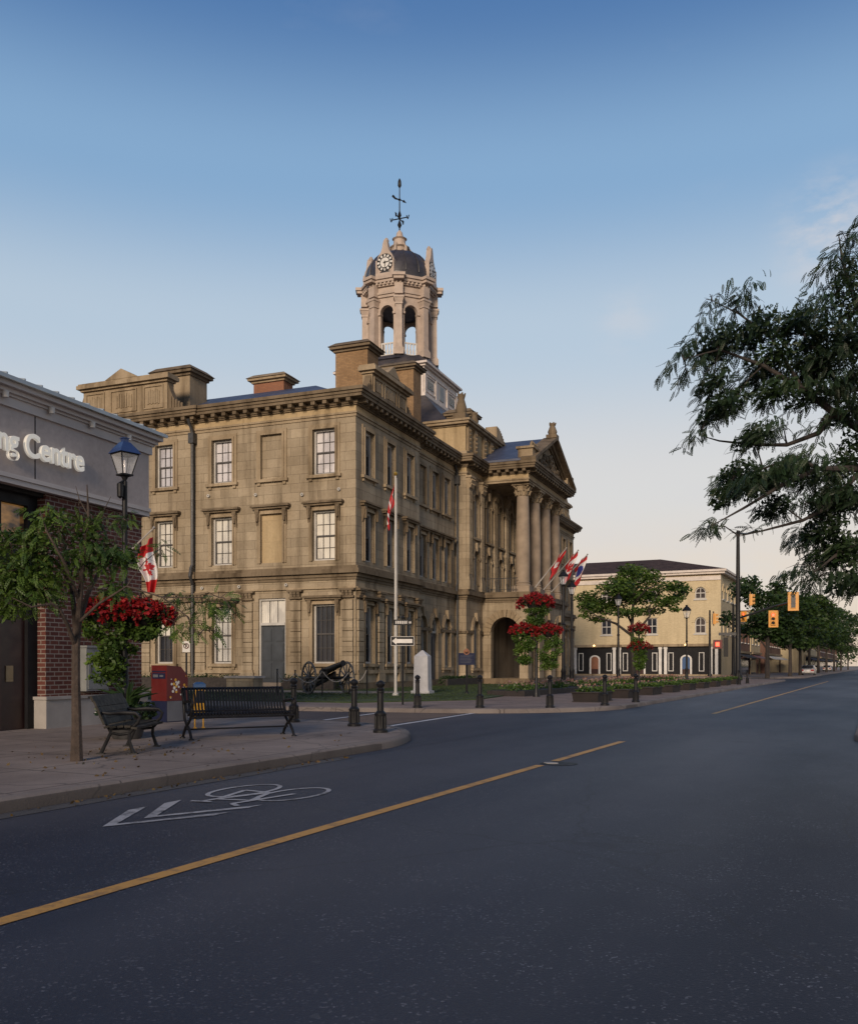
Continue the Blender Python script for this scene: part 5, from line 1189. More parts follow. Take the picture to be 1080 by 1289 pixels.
mb = MB(); mb.tube([(0,0,0),(0,0,zt(779,oz)-KH)], .032, 8); mb.lathe([(.05,0),(.06,.04),(.02,.10)], (0,0,zt(779,oz)-KH), 8); mb.build('post', M['iron'], ow)
za_, zb2 = zt(813,oz)-KH, zt(801,oz)-KH; zc = (za_+zb2)/2; mb = MB(); mb.box(-.37,.37,-.05,-.04,za_,zb2); ar = mb.build('arrow_plate', M['black'], ow)
mb = MB(); mb.fprism(lambda u,v,d:(u,-.056+d,zc+v), [(-.33,0),(-.19,.115),(-.19,.062),(.31,.062),(.31,-.062),(-.19,-.062),(-.19,-.115)], 0, .004); mb.build('arrow', M['white'], ar, smooth=False)
mb = MB()
for z in (za_+.012, zb2-.012): mb.box(-.362,.362,-.0545,-.0505,z-.006,z+.006)
for x in (-.362,.362): mb.box(x-.006,x+.006,-.0535,-.0506,za_+.019,zb2-.019)
mb.build('plate_border', M['white'], ar, smooth=False)
z0, z1 = zt(787,oz)-KH, zt(780,oz)-KH; mb = MB(); mb.box(-.29,.29,-.046,-.036,z0,z1); nbld = mb.build('name_blade', M['black'], ow)
mb = MB()
for k in range(7): mb.box(-.22+k*.055,-.19+k*.055,-.05,-.0465,z0+.04,z1-.04)
for k in range(2): mb.box(.20+k*.04,.225+k*.04,-.05,-.0465,z0+.05,z1-.06)
mb.build('lettering', M['white'], nbld)
pz = 38.; pq = thing('heritage_plaque', 'blue heritage plaque with round crest on a post before the arched windows', 'plaque', ((587.5-CX)/FPX*pz, pz, KH), R(-8))
mb = MB(); mb.tube([(0,0,0),(0,0,zt(837,pz)-KH)], .05, 8); mb.lathe([(.1,0),(.09,.1),(.05,.16)], n=10); mb.build('post', M['iron'], pq)
z0, z1 = zt(837,pz)-KH, zt(822,pz)-KH; mb = MB(); mb.box(-.34,.34,-.08,-.05,z0,z1); fc = mb.build('panel', M['navy'], pq); mb = MB(); mb.ring((0,-.06,z1+.04),(0,1,0),.10,.035,16,6); mb.lathe([(.02,-.06),(.10,0),(.04,.10),(.02,.14)], (0,-.065,z1+.05), 10); mb.build('crest', M['terracotta'], fc)
mb = MB()
for k in range(6): mb.box(-.27,.27-.05*(k%3),-.085,-.081,z1-.1-k*.06,z1-.094-k*.06)
mb.build('lettering', M['grey_blue'], fc)
stz = 39.; ste = thing('stone_monument', 'white granite marker with pointed top on the lawn by the flagpole', 'monument', ((532-CX)/FPX*stz, stz, .15), R(-22))
mb = MB(); mb.box(-.42,.42,-.3,.3,0,.14); mb.build('base', M['stele'], ste); mb = MB(); zz = zt(826,stz)-.15; mb.frustum(-.34,.34,-.22,.22,.141,-.31,.31,-.2,.2,zz); mb.frustum(-.31,.31,-.2,.2,zz+.001,-.03,.03,-.03,.03,zt(818.5,stz)-.15); mb.build('shaft', M['stele'], ste)
# flagpole
fz = 36.; fp = thing('flagpole', 'tall white flagpole with gold ball in front of the town hall corner', 'flagpole', ((498-CX)/FPX*fz, fz, .15))
mb = MB(); top = zt(599,fz)-.15; mb.lathe([(.14,0),(.12,.1),(.068,.14),(.06,.2),(.053,3),(.036,top)], n=14); mb.build('pole', M['window_white'], fp); mb = MB(); mb.lathe([(0,-.09),(.065,-.06),(.09,0),(.065,.06),(0,.09)], (0,0,top+.09), 12, cap=False); mb.build('finial', M['gold'], fp)
mb = MB(); mb.tube([(.07,-.02,1.2),(.06,-.02,top-.1)], .006, 4); mb.build('halyard', M['white'], fp)
def limp(u, v):
    return (-.05-.16*u-.14*(1-v)*math.sin(u*3.0)+.05*math.sin(8*v), .10*math.sin(9*v+2*u)*(.2+u), .95*v*(1-.25*u)-.92*u)
flag('national_flag', 'maple leaf flag hanging limp near the top of the white flagpole', ((496.5-CX)/FPX*fz, fz, zt(642,fz)+.10), 0, .9, 1.8, RW, canada, limp)

# ================================================================== CANNON AND ROPE FENCE
cz = 38.0; cpos = Vector(((413-CX)/FPX*cz, cz, .17)); can = thing('field_cannon', 'old field cannon on spoked wheels in front of the town hall corner', 'cannon', cpos, R(34))
# local: x is the axle, y away, barrel lies along -y (towards the street) then tilted up
WRr = .68
for sx_ in (-.88,.88):
    mb = MB(); mb.ring((sx_,0,WRr),(1,0,0),WRr-.045,.045,32,6); mb.ring((sx_,0,WRr),(1,0,0),WRr-.02,.03,32,5)
    for k in range(12): a = k*math.pi/6; mb.tube([(sx_,.1*math.cos(a),WRr+.1*math.sin(a)),(sx_,(WRr-.05)*math.cos(a),WRr+(WRr-.05)*math.sin(a))], [.035,.026], 6)
    mb.tube([(sx_-.16,0,WRr),(sx_-.05,0,WRr),(sx_+.05,0,WRr),(sx_+.16,0,WRr)], [.07,.12,.12,.06], 10)
    mb.build('wheel', M['iron_grey'], can)
mb = MB(); mb.tube([(-.8,0,WRr),(.8,0,WRr)], .06, 8)
for sx_ in (-.2,.2): mb.hexa([(sx_-.05,-.25,.72),(sx_+.05,-.25,.72),(sx_*.5+.05,1.9,.12),(sx_*.5-.05,1.9,.12),(sx_-.05,-.25,.95),(sx_+.05,-.25,.95),(sx_*.5+.05,1.9,.3),(sx_*.5-.05,1.9,.3)])
mb.box(-.15,.15,1.85,2.05,.05,.3); mb.build('carriage', M['iron'], can)
br = [(0,.62,.86),(0,.56,.86),(0,.50,.88),(0,.0,1.0),(0,-.6,1.13),(0,-1.2,1.26),(0,-1.32,1.285)]
mb = MB(); mb.tube(br, [.03,.09,.16,.15,.125,.10,.125], 16); mb.tube([(-.3,0,1.0),(.3,0,1.0)], .05, 8); mb.build('barrel', M['iron'], can)
rope = thing('rope_fence', 'white sagging rope on low posts round the cannon', 'rope fence', (cpos.x, cpos.y-2.0, .17), 0)
rp = [(-1.75,.95),(-1.05,.90),(.0,.98),(1.05,.95),(1.75,1.05)]
rp = [Vector((x,.15*math.sin(x),z)) for x, z in rp]
mb = MB()
for i, (a, b) in enumerate(zip(rp, rp[1:])): mb.tube([a.lerp(b, t)+Vector((0,0,-.42*4*t*(1-t)*(1 if i else .8))) for t in [k/10 for k in range(11)]], .017, 6)
mb.build('rope', M['plinth'], rope)
for p in rp: mb = MB(); mb.tube([(p.x,p.y,0),(p.x,p.y,p.z+.06)], .028, 6); mb.lathe([(0,-.04),(.045,0),(0,.05)], (p.x,p.y,p.z+.08), 8, cap=False); mb.build('post', M['iron'], rope)
# stone box by the hedge
bx = thing('stone_box', 'low pale stone utility box on the lawn behind the steel bench', 'stone box', (H(-5.2,3.0,.17)), HALL_R)
mb = MB(); mb.box(-.4,.4,-.7,.7,0,.62); mb.build('body', M['stone'], bx); mb = MB(); mb.box(-.46,.46,-.8,.8,.621,.72); mb.build('lid', M['plinth'], bx)

# ================================================================== LAMPS AND BASKETS BEYOND
def small_lamp(px, Z, pytop, label, first=None, s=.95):
    loc = ((px-CX)/FPX*Z, Z, KH); zt_ = zt(pytop, Z)-KH
    o = thing('street_lamp', label, 'street lamp', loc, R(20), 'black lamp posts along the far pavement')
    zl = zt_-1.1*s; mb = MB(); mb.lathe([(.20,0),(.20,.15),(.13,.25),(.11,.9),(.13,.95),(.085,1.1),(.065,zl*.6),(.055,zl-.15)], n=12); mb.lathe([(.07,0),(.10,.05),(.06,.12)], (0,0,zl*.62), 10); mb.build('pole', M['iron'], o)
    lantern(o, zl, s, M['iron'], None, .85); return o
small_lamp(709, 43, 718, 'left of the two black lamp posts beside the triple flower baskets', s=.60)
small_lamp(719.5, 46, 732, 'right of the two black lamp posts beside the triple flower baskets', s=.58)
small_lamp(778, 56, 748, 'black lamp post in front of the broad green street tree', s=.62)
small_lamp(864, 70, 762, 'slim black lamp post in front of the cream building, left of the signals', s=.85)
bz = 36.; bp = Vector(((675-CX)/FPX*bz, bz, KH)); stand = thing('basket_stand', 'black post carrying three big flower baskets before the portico', 'basket stand', bp)
hz = lambda py: zt(py,bz)-KH
mb = MB(); mb.lathe([(.14,0),(.12,.2),(.06,.35),(.05,hz(748))], n=12)
for a, z in ((R(200),hz(792)),(R(-10),hz(792))): d = Vector((math.cos(a),math.sin(a),0)); mb.tube([(0,0,z-.25),Vector((0,0,z))+d*.3,Vector((0,0,z+.1))+d*.55], .025, 6)
mb.build('post', M['iron'], stand)
gS = 'triple flower baskets before the portico'
basket(bp+Vector((-.03,0,hz(757))), .52, 'topmost red flower basket of the three on the post before the portico', gS, vine=.75, vm='leaf', seed=41, nf=1300, vw=.5, rx=.72)
basket(bp+Vector((-.50,-.1,hz(793))), .42, 'lower left red flower basket of the three before the portico', gS, vine=1.15, vm='leaf_lime', seed=42, nf=1000, vw=.42, rx=.58)
basket(bp+Vector((.48,-.1,hz(793))), .40, 'lower right red flower basket of the three before the portico', gS, vine=1.35, vm='leaf_lime', seed=43, nf=1000, vw=.55, rx=.50)
# second flower post near the street tree
b2 = 54.; bp2 = Vector(((804-CX)/FPX*b2, b2, KH)); st2 = thing('basket_stand', 'black post with two stacked flower baskets under the broad street tree', 'basket stand', bp2)
mb = MB(); mb.lathe([(.14,0),(.06,.35),(.05,zt(784,b2)-KH)], n=10); mb.build('post', M['iron'], st2)
gT = 'stacked flower baskets under the street tree'
basket(bp2+Vector((0,0,zt(791,b2)-KH)), .48, 'upper red flower basket on the post under the broad street tree', gT, vine=1.2, vm='leaf_lime', seed=51, nf=900, vw=.45, rx=.62)
basket(bp2+Vector((.05,0,zt(813,b2)-KH)), .48, 'lower dark red flower basket under the broad street tree', gT, vine=1.2, vm='leaf_lime', seed=52, nf=700, vw=.45, rx=.72)
# planter boxes along the far kerb
def planter(loc, label):
    o = thing('planter_box', label, 'planter', loc, -SA, 'timber planters along the far kerb')
    mb = MB(); mb.frustum(-.42,.42,-.85,.85,.02,-.46,.46,-.9,.9,.30); mb.box(-.50,.50,-.95,.95,.301,.34); mb.box(-.46,.46,-.9,.9,.0,.019); mb.build('box', M['wood_dark'], o)
    cl = [(random.uniform(-.35,.35),-.75+.19*k,.40,.26,.22,.13,70) for k in range(9)]; leaf_object('foliage', cl, .05, M['leaf'], o, 60)
    leaf_object('flowers', [(random.uniform(-.4,.4),random.uniform(-.8,.8),.50,.12,.12,.12,6) for k in range(12)], .04, M['flower_pink'], o, 61, .9); return o
p0 = None
ords = ['nearest timber planter on the far kerb, beside the bollards','second timber planter along the far kerb','third timber planter along the far kerb','fourth timber planter along the far kerb','fifth timber planter along the far kerb','sixth timber planter along the far kerb','seventh timber planter along the far kerb','eighth timber planter along the far kerb','last timber planter of the far kerb row']
for i, lb in enumerate(ords):
    u = 30.6+i*4.1; loc = S(KN-1.75-.02*i, u, KH)
    if p0 is None: p0 = planter(loc, lb)
    else:
        o = copy_tree(p0); o.location = loc; o['label'] = lb
# flower bed behind the planters
fb = thing('flower_bed', 'long low bed of pink and white flowers on the plaza before the cream building', 'flower bed', S(-13.5,50,KH), -SA)
mb = MB(); mb.box(-.8,.8,-16,18,0,.22); mb.build('edging', M['wood_dark'], fb)
leaf_object('foliage', [(random.uniform(-.5,.5),y,.30,.4,.5,.22,60) for y in np.arange(-15.6,17.6,.35)], .06, M['leaf'], fb, 71)
leaf_object('flowers', [(random.uniform(-.6,.6),y,.50,.18,.2,.13,4) for y in np.arange(-15.6,17.6,.14)], .05, M['flower_pink'], fb, 72, .9)

# ================================================================== FLAGS ON THE PORTICO
def wall_staff(a, b, label):
    o = thing('flag_staff', label, 'flag staff', a, 0, 'sloping flag staffs on the portico balcony'); mb = MB(); e = Vector(b)-Vector(a); mb.tube([(0,0,0), e], [.045,.03], 8); mb.lathe([(0,-.06),(.07,0),(0,.08)], e, 8, cap=False); mb.build('staff', M['plinth'], o); return o
fs_ = []
for x0, x1, dy, z1, lb in ((20.2,21.1,2.0,9.4,'nearest sloping flag staff on the portico balcony'),(22.4,23.4,2.3,9.5,'middle sloping flag staff on the portico balcony'),(24.6,25.6,2.5,9.45,'farthest sloping flag staff on the portico balcony')):
    a = H(x0, PY-.05, 6.7); b = H(x1, PY-dy, z1); wall_staff(a, b, lb); fs_.append((a,b))
def staff_flag(name, label, a, b, fly, mats, pat, t0=.50, t1=.97, sway=.3):
    d = b-a
    def f(u, v):
        base = d*(t0+(t1-t0)*v)
        return base+Vector((.10*math.sin(7*v+4*u)-.9*u*v*sway-.2*u*sway, .12*math.sin(8*v+3*u), -fly*u*(1-.12*v)))
    return flag(name, label, a, 0, 1, fly, mats, pat, f, 'flags on the portico balcony')
blk = [M['red_cloth'], M['white_cloth'], M['blue_cloth'], M['yellow']]
def pat_town(u, v): return 1 if inpoly((u-.5)*2.6, (v-.5)*2.6, [(x*1.1,y*1.1) for x,y in LEAF]) else 0
def pat_ont(u, v):
    if u < .5 and v > .5:
        a, b = u/.5-.5, (v-.5)/.5-.5
        if abs(a) < .08 or abs(b) < .1: return 0
        if abs(a) < .16 or abs(b) < .18 or abs(abs(a)-abs(b)) < .08: return 1
        return 2
    if (u-.75)**2*3.4+(v-.45)**2 < .05: return 1
    return 0
def pat_crest(u, v):
    if (u-.45)**2*2.2+(v-.5)**2 < .085: return 2
    return 1 if .2 < u < .75 else 0
staff_flag('town_flag', 'red flag with white emblem on the nearest portico staff', fs_[0][0], fs_[0][1], 1.0, blk, pat_town, .50, .97)
staff_flag('province_flag', 'red and white flag on the middle portico staff', fs_[1][0], fs_[1][1], 1.5, blk, canada, .62, .98)
staff_flag('crest_flag', 'flag with round blue field on the farthest portico staff', fs_[2][0], fs_[2][1], 1.7, blk, pat_crest, .64, .98)

# ================================================================== CREAM BUILDING
CBZ = 105.; co = Vector(((907-CX)/FPX*CBZ, CBZ, 0)); cb = thing('cream_building', 'three storey cream brick building with hipped brown roof and black shopfront', 'building', co, -SA)
# local: +y along the street away, -x to the left along the face towards the camera
CF = lambda u, v, d: (-u, d, v); CR = lambda u, v, d: (-d, u, v)
cwz = [(6.85,8.3),]
def zc_(py): return CAMH+(HY-py)/FPX*CBZ
W_ = 30.; D_ = 12.8; EH = zc_(722)
wx = [2.3, 7.9, 13.4, 18.6, 24.]
ops = []
for i, u in enumerate(wx):
    ops += [(u-.62,u+.62,zc_(797),zc_(776),1 if i == 0 else 0), (u-.62,u+.62,zc_(753),zc_(738),1)]
mb = MB(); mb.wall(CF, 0, W_, 3.9, EH, ops, .3); ro = []
for k in range(4):
    u = 1.8+3.0*k; ro += [(u-.55,u+.55,zc_(753),zc_(737),1),(u-.55,u+.55,zc_(797),zc_(776),1)]
mb.wall(CR, 0, D_, 0, EH, ro, .3); mb.add([CF(W_,0,0),CF(W_,0,D_),CF(W_,EH,D_),CF(W_,EH,0)], [(0,1,2,3)]); mb.add([(0,D_,0),(-W_,D_,0),(-W_,D_,EH),(0,D_,EH)], [(0,1,2,3)])
mb.build('wall', M['cream'], cb, smooth=False)
def cwin(fr, o, mural=None):
    a, b, c, d = o[:4]; mb = MB(); ar_ = len(o) > 4 and o[4]
    if ar_: arched_frame(mb, fr, a, b, c, d, .12, .12, .24)
    else:
        for q in ((a,a+.1,c,d),(b-.1,b,c,d),(a+.1,b-.1,d-.1,d),(a+.1,b-.1,c,c+.1)): mb.fbox(fr, *q, .12, .24)
    mb.fbox(fr, a+.1, b-.1, (c+d)/2-.05, (c+d)/2+.05, .13, .23); mb.fbox(fr, (a+b)/2-.04, (a+b)/2+.04, c+.1, d-.12, .14, .22)
    mb.fbox(fr, a-.15, b+.15, c-.16, c-.003, -.1, .1)
    w_ = mb.build('window', M['cream'] if False else M['window_white'], cb); mb = MB()
    if ar_: mb.fprism(fr, [(a,c)]+arcpts(a,b,d,8)+[(b,c)], .235, .26)
    else: mb.fbox(fr, a, b, c, d, .235, .26)
    mb.build('pane', M['glass_brown'] if ar_ else M['glass'], w_)
    mb = MB()
    if ar_:
        r = (b-a)/2; K = 10; u_ = (a+b)/2
        for k in range(K):
            t0, t1 = math.pi*k/K, math.pi*(k+1)/K; q = lambda t, rr: (u_-rr*math.cos(t), d-r+rr*math.sin(t)); mb.fprism(fr, [q(t0,r+.02),q(t1,r+.02),q(t1,r+.36),q(t0,r+.36)], -.10, .01)
    else: mb.fbox(fr, a-.2, b+.2, d+.02, d+.3, -.1, .01)
    mb.build('surround', M['cream'], w_)
for o in ops: cwin(CF, o)
for o in ro: cwin(CR, o)
mb = MB(); mb.box(-W_-.3,.5,-.5,D_+.3,EH+.001,EH+.25); mb.box(-W_-.45,.7,-.7,D_+.45,EH+.251,EH+.5); mb.box(-W_,.0,-.12,-.001,EH-.7,EH-.2); mb.build('eaves', M['tower_pale'], cb)
RH = zc_(697)-.2; mb = MB(); e0 = EH+.51
mb.hexa([(-W_-.4,-.65,e0),(.65,-.65,e0),(.65,D_+.4,e0),(-W_-.4,D_+.4,e0),(-W_+9,D_/2-.4,RH+.6),(-8.2,D_/2-.4,RH+.6),(-8.2,D_/2+.4,RH+.6),(-W_+9,D_/2+.4,RH+.6)]); mb.build('roof', M['shingle'], cb, smooth=False)
# shopfront
mb = MB(); mb.fbox(CF, 0, W_, 0, 3.6, .0, .3); mb.build('shopfront', M['black'], cb); mb = MB(); mb.fbox(CF, -.1, W_, 3.601, 3.9, -.35, .3); mb.fbox(CF, -.05, W_, .0, .35, -.12, -.001); mb.build('shopfront_cornice', M['stone_trim'], cb)
for u0 in (.3, 6.1, 11.6, 17.1, 22.6):
    for du in (0, .62): mb = MB(); mb.fbox(CF, u0+du, u0+du+.34, .351, 3.6, -.14, -.001); mb.fbox(CF, u0+du-.05, u0+du+.39, 3.3, 3.599, -.17, -.001); mb.build('pilaster', M['white'], cb)
murals = [M['blue'], M['maroon'], M['terracotta'], M['stone_gold'], M['red']]
for i, u in enumerate((3.9, 9.3, 14.8, 20.3, 25.8)):
    mb = MB()
    for k in range(10):
        t0, t1 = math.pi*k/10, math.pi*(k+1)/10; q = lambda t, r: (u-r*math.cos(t), 2.1+r*math.sin(t)*.8); mb.fprism(CF, [q(t0,.46),q(t1,.46),q(t1,.66),q(t0,.66)], -.12, -.001)
    mb.fbox(CF, u-.66,u-.46,.36,2.1,-.12,-.001); mb.fbox(CF, u+.46,u+.66,.36,2.1,-.12,-.001)
    for x in (u-1.75,u+1.75):
        for q in ((x-.30,x-.22,.7,2.9),(x+.22,x+.30,.7,2.9),(x-.219,x+.219,2.82,2.9),(x-.219,x+.219,.7,.78)): mb.fbox(CF, *q, -.10, -.001)
    fr_ = mb.build('niche', M['white'], cb); mb = MB(); mb.fprism(CF, [(u-.46,.36)]+[(u-.46*math.cos(math.pi*k/10),2.1+.46*math.sin(math.pi*k/10)*.8) for k in range(11)]+[(u+.46,.36)], -.04, -.002); mb.build('niche_panel', murals[i], fr_)
    mb = MB(); mb.fbox(CF, u-.44, u+.44, .36, .95, -.06, -.042); mb.build('niche_base', M['maroon'], fr_)
    mb = MB(); mb.lathe([(.10,-.08),(.14,.0),(.03,.12)], CF(u, 3.78, -.45), 10); mb.build('wall_lamp', M['warm_light'], cb)

# ================================================================== SIGNALS, POLES
def signal(px, py, Z, rz, label, lit=None, back=False, s=1.0):
    c = P(px, Z, py=py); o = thing('traffic_signal', label, 'traffic signal', c, rz, 'yellow traffic signals at the far crossing')
    mb = MB(); mb.box(-.19*s,.19*s,-.10,.14,-.55*s,.55*s); mb.build('housing', M['signal_yellow'], o)
    mb = MB(); mb.box(-.40*s,.40*s,.05,.075,-.74*s,.74*s); mb.build('backboard', M['signal_yellow'], o)
    mb = MB(); mb.box(-.16*s,.16*s,.141,.17,-.5*s,.5*s)
    for z in (-.18,.18): mb.box(-.19*s,.19*s,.142,.185,z*s-.02,z*s+.02)
    mb.tube([(0,.1,.5*s),(0,.12,.80*s)], .035, 6); mb.build('bracket', M['iron_grey'], o)
    for k in range(3):
        z = (.36-.36*k)*s; mb = MB(); mb.lathe([(.0,0),(.135*s,0),(.135*s,.02)], n=14, cap=False)
        mb.v = [(v[0], -.102-v[2], v[1]+z) for v in mb.v]
        ln = mb.build('lens', M['red_light'] if lit == k else M['black'], o); hd = MB(); hd.tube([(.15*s*math.cos(R(a)),-.11,z+.15*s*math.sin(R(a))) for a in range(-20,201,20)], .012, 4)
        for a in range(-20,201,20): hd.box(.15*s*math.cos(R(a))-.012,.15*s*math.cos(R(a))+.012,-.30,-.10,z+.15*s*math.sin(R(a))-.012,z+.15*s*math.sin(R(a))+.012)
        hd.build('visor', M['signal_yellow'], o)
    return o
SZ = 76.
signal(973, 779, SZ, R(-24), 'traffic signal showing a red light, facing the camera', lit=0, s=.95)
signal(998, 757, SZ-4, R(160), 'traffic signal turned away, highest over the road', s=1.0)
signal(945, 755, SZ, R(70), 'traffic signal seen side on, beside the tall dark pole', s=.85)
signal(899, 779, SZ, R(80), 'traffic signal on the thin post before the cream building', s=.8)
signal(935.5, 776, SZ+6, R(-30), 'smaller far traffic signal just right of the tall dark pole', lit=0, s=.62)
o = thing('pedestrian_signal', 'lit red pedestrian signal low on the thin post', 'pedestrian signal', P(903,SZ-1,py=811), R(-24))
mb = MB(); mb.box(-.36,.36,-.1,.12,-.36,.36); mb.build('housing', M['red'], o); mb = MB(); mb.box(-.14,.14,-.125,-.101,-.16,.16); mb.build('lens', M['red_light'], o)
def pole(px, Z, pytop, r, label, arms=(), name='signal_pole'):
    b = P(px, Z, KH); o = thing(name, label, 'pole', b); h = zt(pytop,Z)-KH; mb = MB(); mb.lathe([(r*2,0),(r*2,.4),(r*1.25,.6),(r,h*.5),(r*.7,h)], n=12); mb.build('post', M['iron'], o)
    for p in arms: mb = MB(); mb.tube([Vector(q)-b for q in p], .09, 6); mb.build('arm', M['iron'], o)
pole(928.5, SZ, 668, .19, 'tallest dark pole carrying the signal arms at the far crossing', [[P(930,SZ,py=778),P(945,SZ,py=773),P(975,SZ,py=763),P(1000,SZ-4,py=757)], [P(929,SZ,py=672),P(940,SZ-4,py=672),P(952,SZ-8,py=668)]])
pole(893, SZ, 768, .10, 'thin dark signal post in front of the cream building')
pole(922.5, SZ+3, 760, .12, 'short dark post close to the left of the tallest pole')
o = thing('name_sign', 'dark street name sign beside the far signal poles', 'sign', P(912,SZ,py=798), R(-24)); mb = MB(); mb.box(-.5,.9,-.03,.03,-.12,.12); mb.build('blade', M['iron_grey'], o); mb = MB(); mb.box(-.1,.25,-.12,.1,-1.9,-.3); mb.build('control_box', M['iron'], o)

# ================================================================== TREES
def twigs(mb, b, limbs, targets, seed, r0=.012, per=4):
    rnd = random.Random(seed); nodes = [Vector(p)-b for path, rs in limbs[1:] for p in path]
    for (c, rx, rz) in targets:
        c = Vector(c)-b; near = min(nodes, key=lambda q: (q-c).length); mid = near.lerp(c, .5)+Vector((0,0,.06)); mb.tube([near, mid, c], [r0, r0*.7, r0*.5], 5)
        for k in range(per):
            a = rnd.uniform(0, 6.28); e = c+Vector((rx*1.05*math.cos(a), rnd.uniform(-.5,.5), rz*1.05*math.sin(a))); st_ = mid.lerp(c, rnd.uniform(.3,1)); mb.tube([st_, st_.lerp(e,.55)+Vector((0,0,.04)), e], [r0*.5, r0*.36, r0*.15], 4)
def tube_tree(name, label, cat, base, limbs, m, group=None, tw=None, r0=.012):
    o = thing(name, label, cat, base, 0, group); mb = MB(); b = Vector(base)
    if tw: twigs(mb, b, limbs, tw, 5, r0)
    for path, rs in limbs: mb.tube([Vector(p)-b for p in path], rs, 8)
    mb.build('trunk', m, o); return o
# --- small locust on the near pavement
TZ = 11.7; Q = lambda px, py, dz=0: P(px, TZ+dz, py=py)
tb = Q(97,958); tb.z = .13
limbs = [([tb, Q(97,915), Q(96,862), Q(96,815), Q(97,790)], [.085,.065,.058,.052,.048]),
 ([Q(96,815), Q(100,770), Q(103,730), Q(107,690), Q(112,650), Q(110,610)], [.055,.04,.034,.028,.02,.006]),
 ([Q(97,800), Q(92,750,.2), Q(88,715,.3), Q(80,680,.4), Q(62,650,.5)], [.045,.03,.025,.018,.006]),
 ([Q(95,812), Q(85,785,-.3), Q(76,768,-.4), Q(66,760,-.5), Q(40,764,-.7), Q(15,752,-.8)], [.035,.025,.022,.018,.012,.005]),
 ([Q(98,790), Q(112,745,.3), Q(128,715,.5), Q(145,690,.7), Q(152,645,.8)], [.04,.028,.022,.014,.005]),
 ([Q(98,785), Q(125,760,-.2), Q(160,738,-.3), Q(205,752,-.3), Q(255,752,-.2), Q(290,765,-.1)], [.022,.016,.012,.009,.006,.003]),
 ([Q(94,740,.1), Q(70,705,-.1), Q(45,690,-.3), Q(15,685,-.5)], [.025,.018,.012,.004]),
 ([Q(100,755), Q(80,705,-.4), Q(60,670,-.5), Q(50,640,-.5)], [.025,.018,.012,.004]),
 ([Q(108,690), Q(125,655,.2), Q(140,625,.3)], [.016,.01,.003]), ([Q(112,650), Q(100,628), Q(96,612)], [.01,.007,.003]), ([Q(205,752,-.3), Q(235,775,-.3), Q(250,800,-.3)], [.01,.007,.003])]
cl1 = [(15,735,40,32,200),(45,720,45,34,230),(70,735,34,36,170),(20,770,30,16,90),(60,690,32,26,130),(75,660,30,24,130),(30,680,32,16,90),(8,690,20,20,60),(112,670,24,24,90),(138,655,18,14,40),(125,700,30,28,120),(155,700,26,22,90),(160,655,14,12,40),(140,742,24,16,60),(95,700,24,34,100),(203,690,8,16,20),(225,752,22,9,45),(255,768,26,16,80),(285,765,20,12,45),(265,795,16,16,40),(240,790,18,12,40),(215,790,14,10,26),(275,752,22,8,40),(100,645,14,10,26),(50,750,40,20,110)]
tw1 = [(P(px, TZ+(-.25 if px < 90 else .1), py=py), rx/FPX*TZ, ry/FPX*TZ) for px, py, rx, ry, n in cl1]
tree1 = tube_tree('locust_tree', 'slim young locust tree with thin crown on the near pavement by the benches', 'tree', tb, limbs, M['bark'], None, tw1, .009)
g = np.random.default_rng(77); B = []; D = []
for (px, py, rx, ry, n) in cl1:
    for k in range(int(n*.60)):
        a = g.normal(size=3); a /= np.linalg.norm(a); r = g.random()**.5; zz = TZ+a[1]*r*rx/FPX*TZ*1.1+(-.3 if px < 90 else 0); q = P(px+a[0]*r*rx, TZ, py=py+a[2]*r*ry); q.y = zz; B.append(tuple(q-tb)); D.append(tuple(np.array([a[0],a[1],-.55])+g.normal(size=3)*.5))
pinnate_object('crown', np.array(B), np.array(D), .135, M['leaf'], tree1, 78, 6, .085)
leaf_object('leaf_clumps', [(*(P(px, TZ, py=py)-tb+Vector((0, -.25 if px < 90 else .1, 0))), rx/FPX*TZ*.85, rx/FPX*TZ*.8, ry/FPX*TZ*.8, n*2.0) for px, py, rx, ry, n in cl1 if n > 45 and px < 180], .036, M['leaf'], tree1, 79, .5, droop=.3)
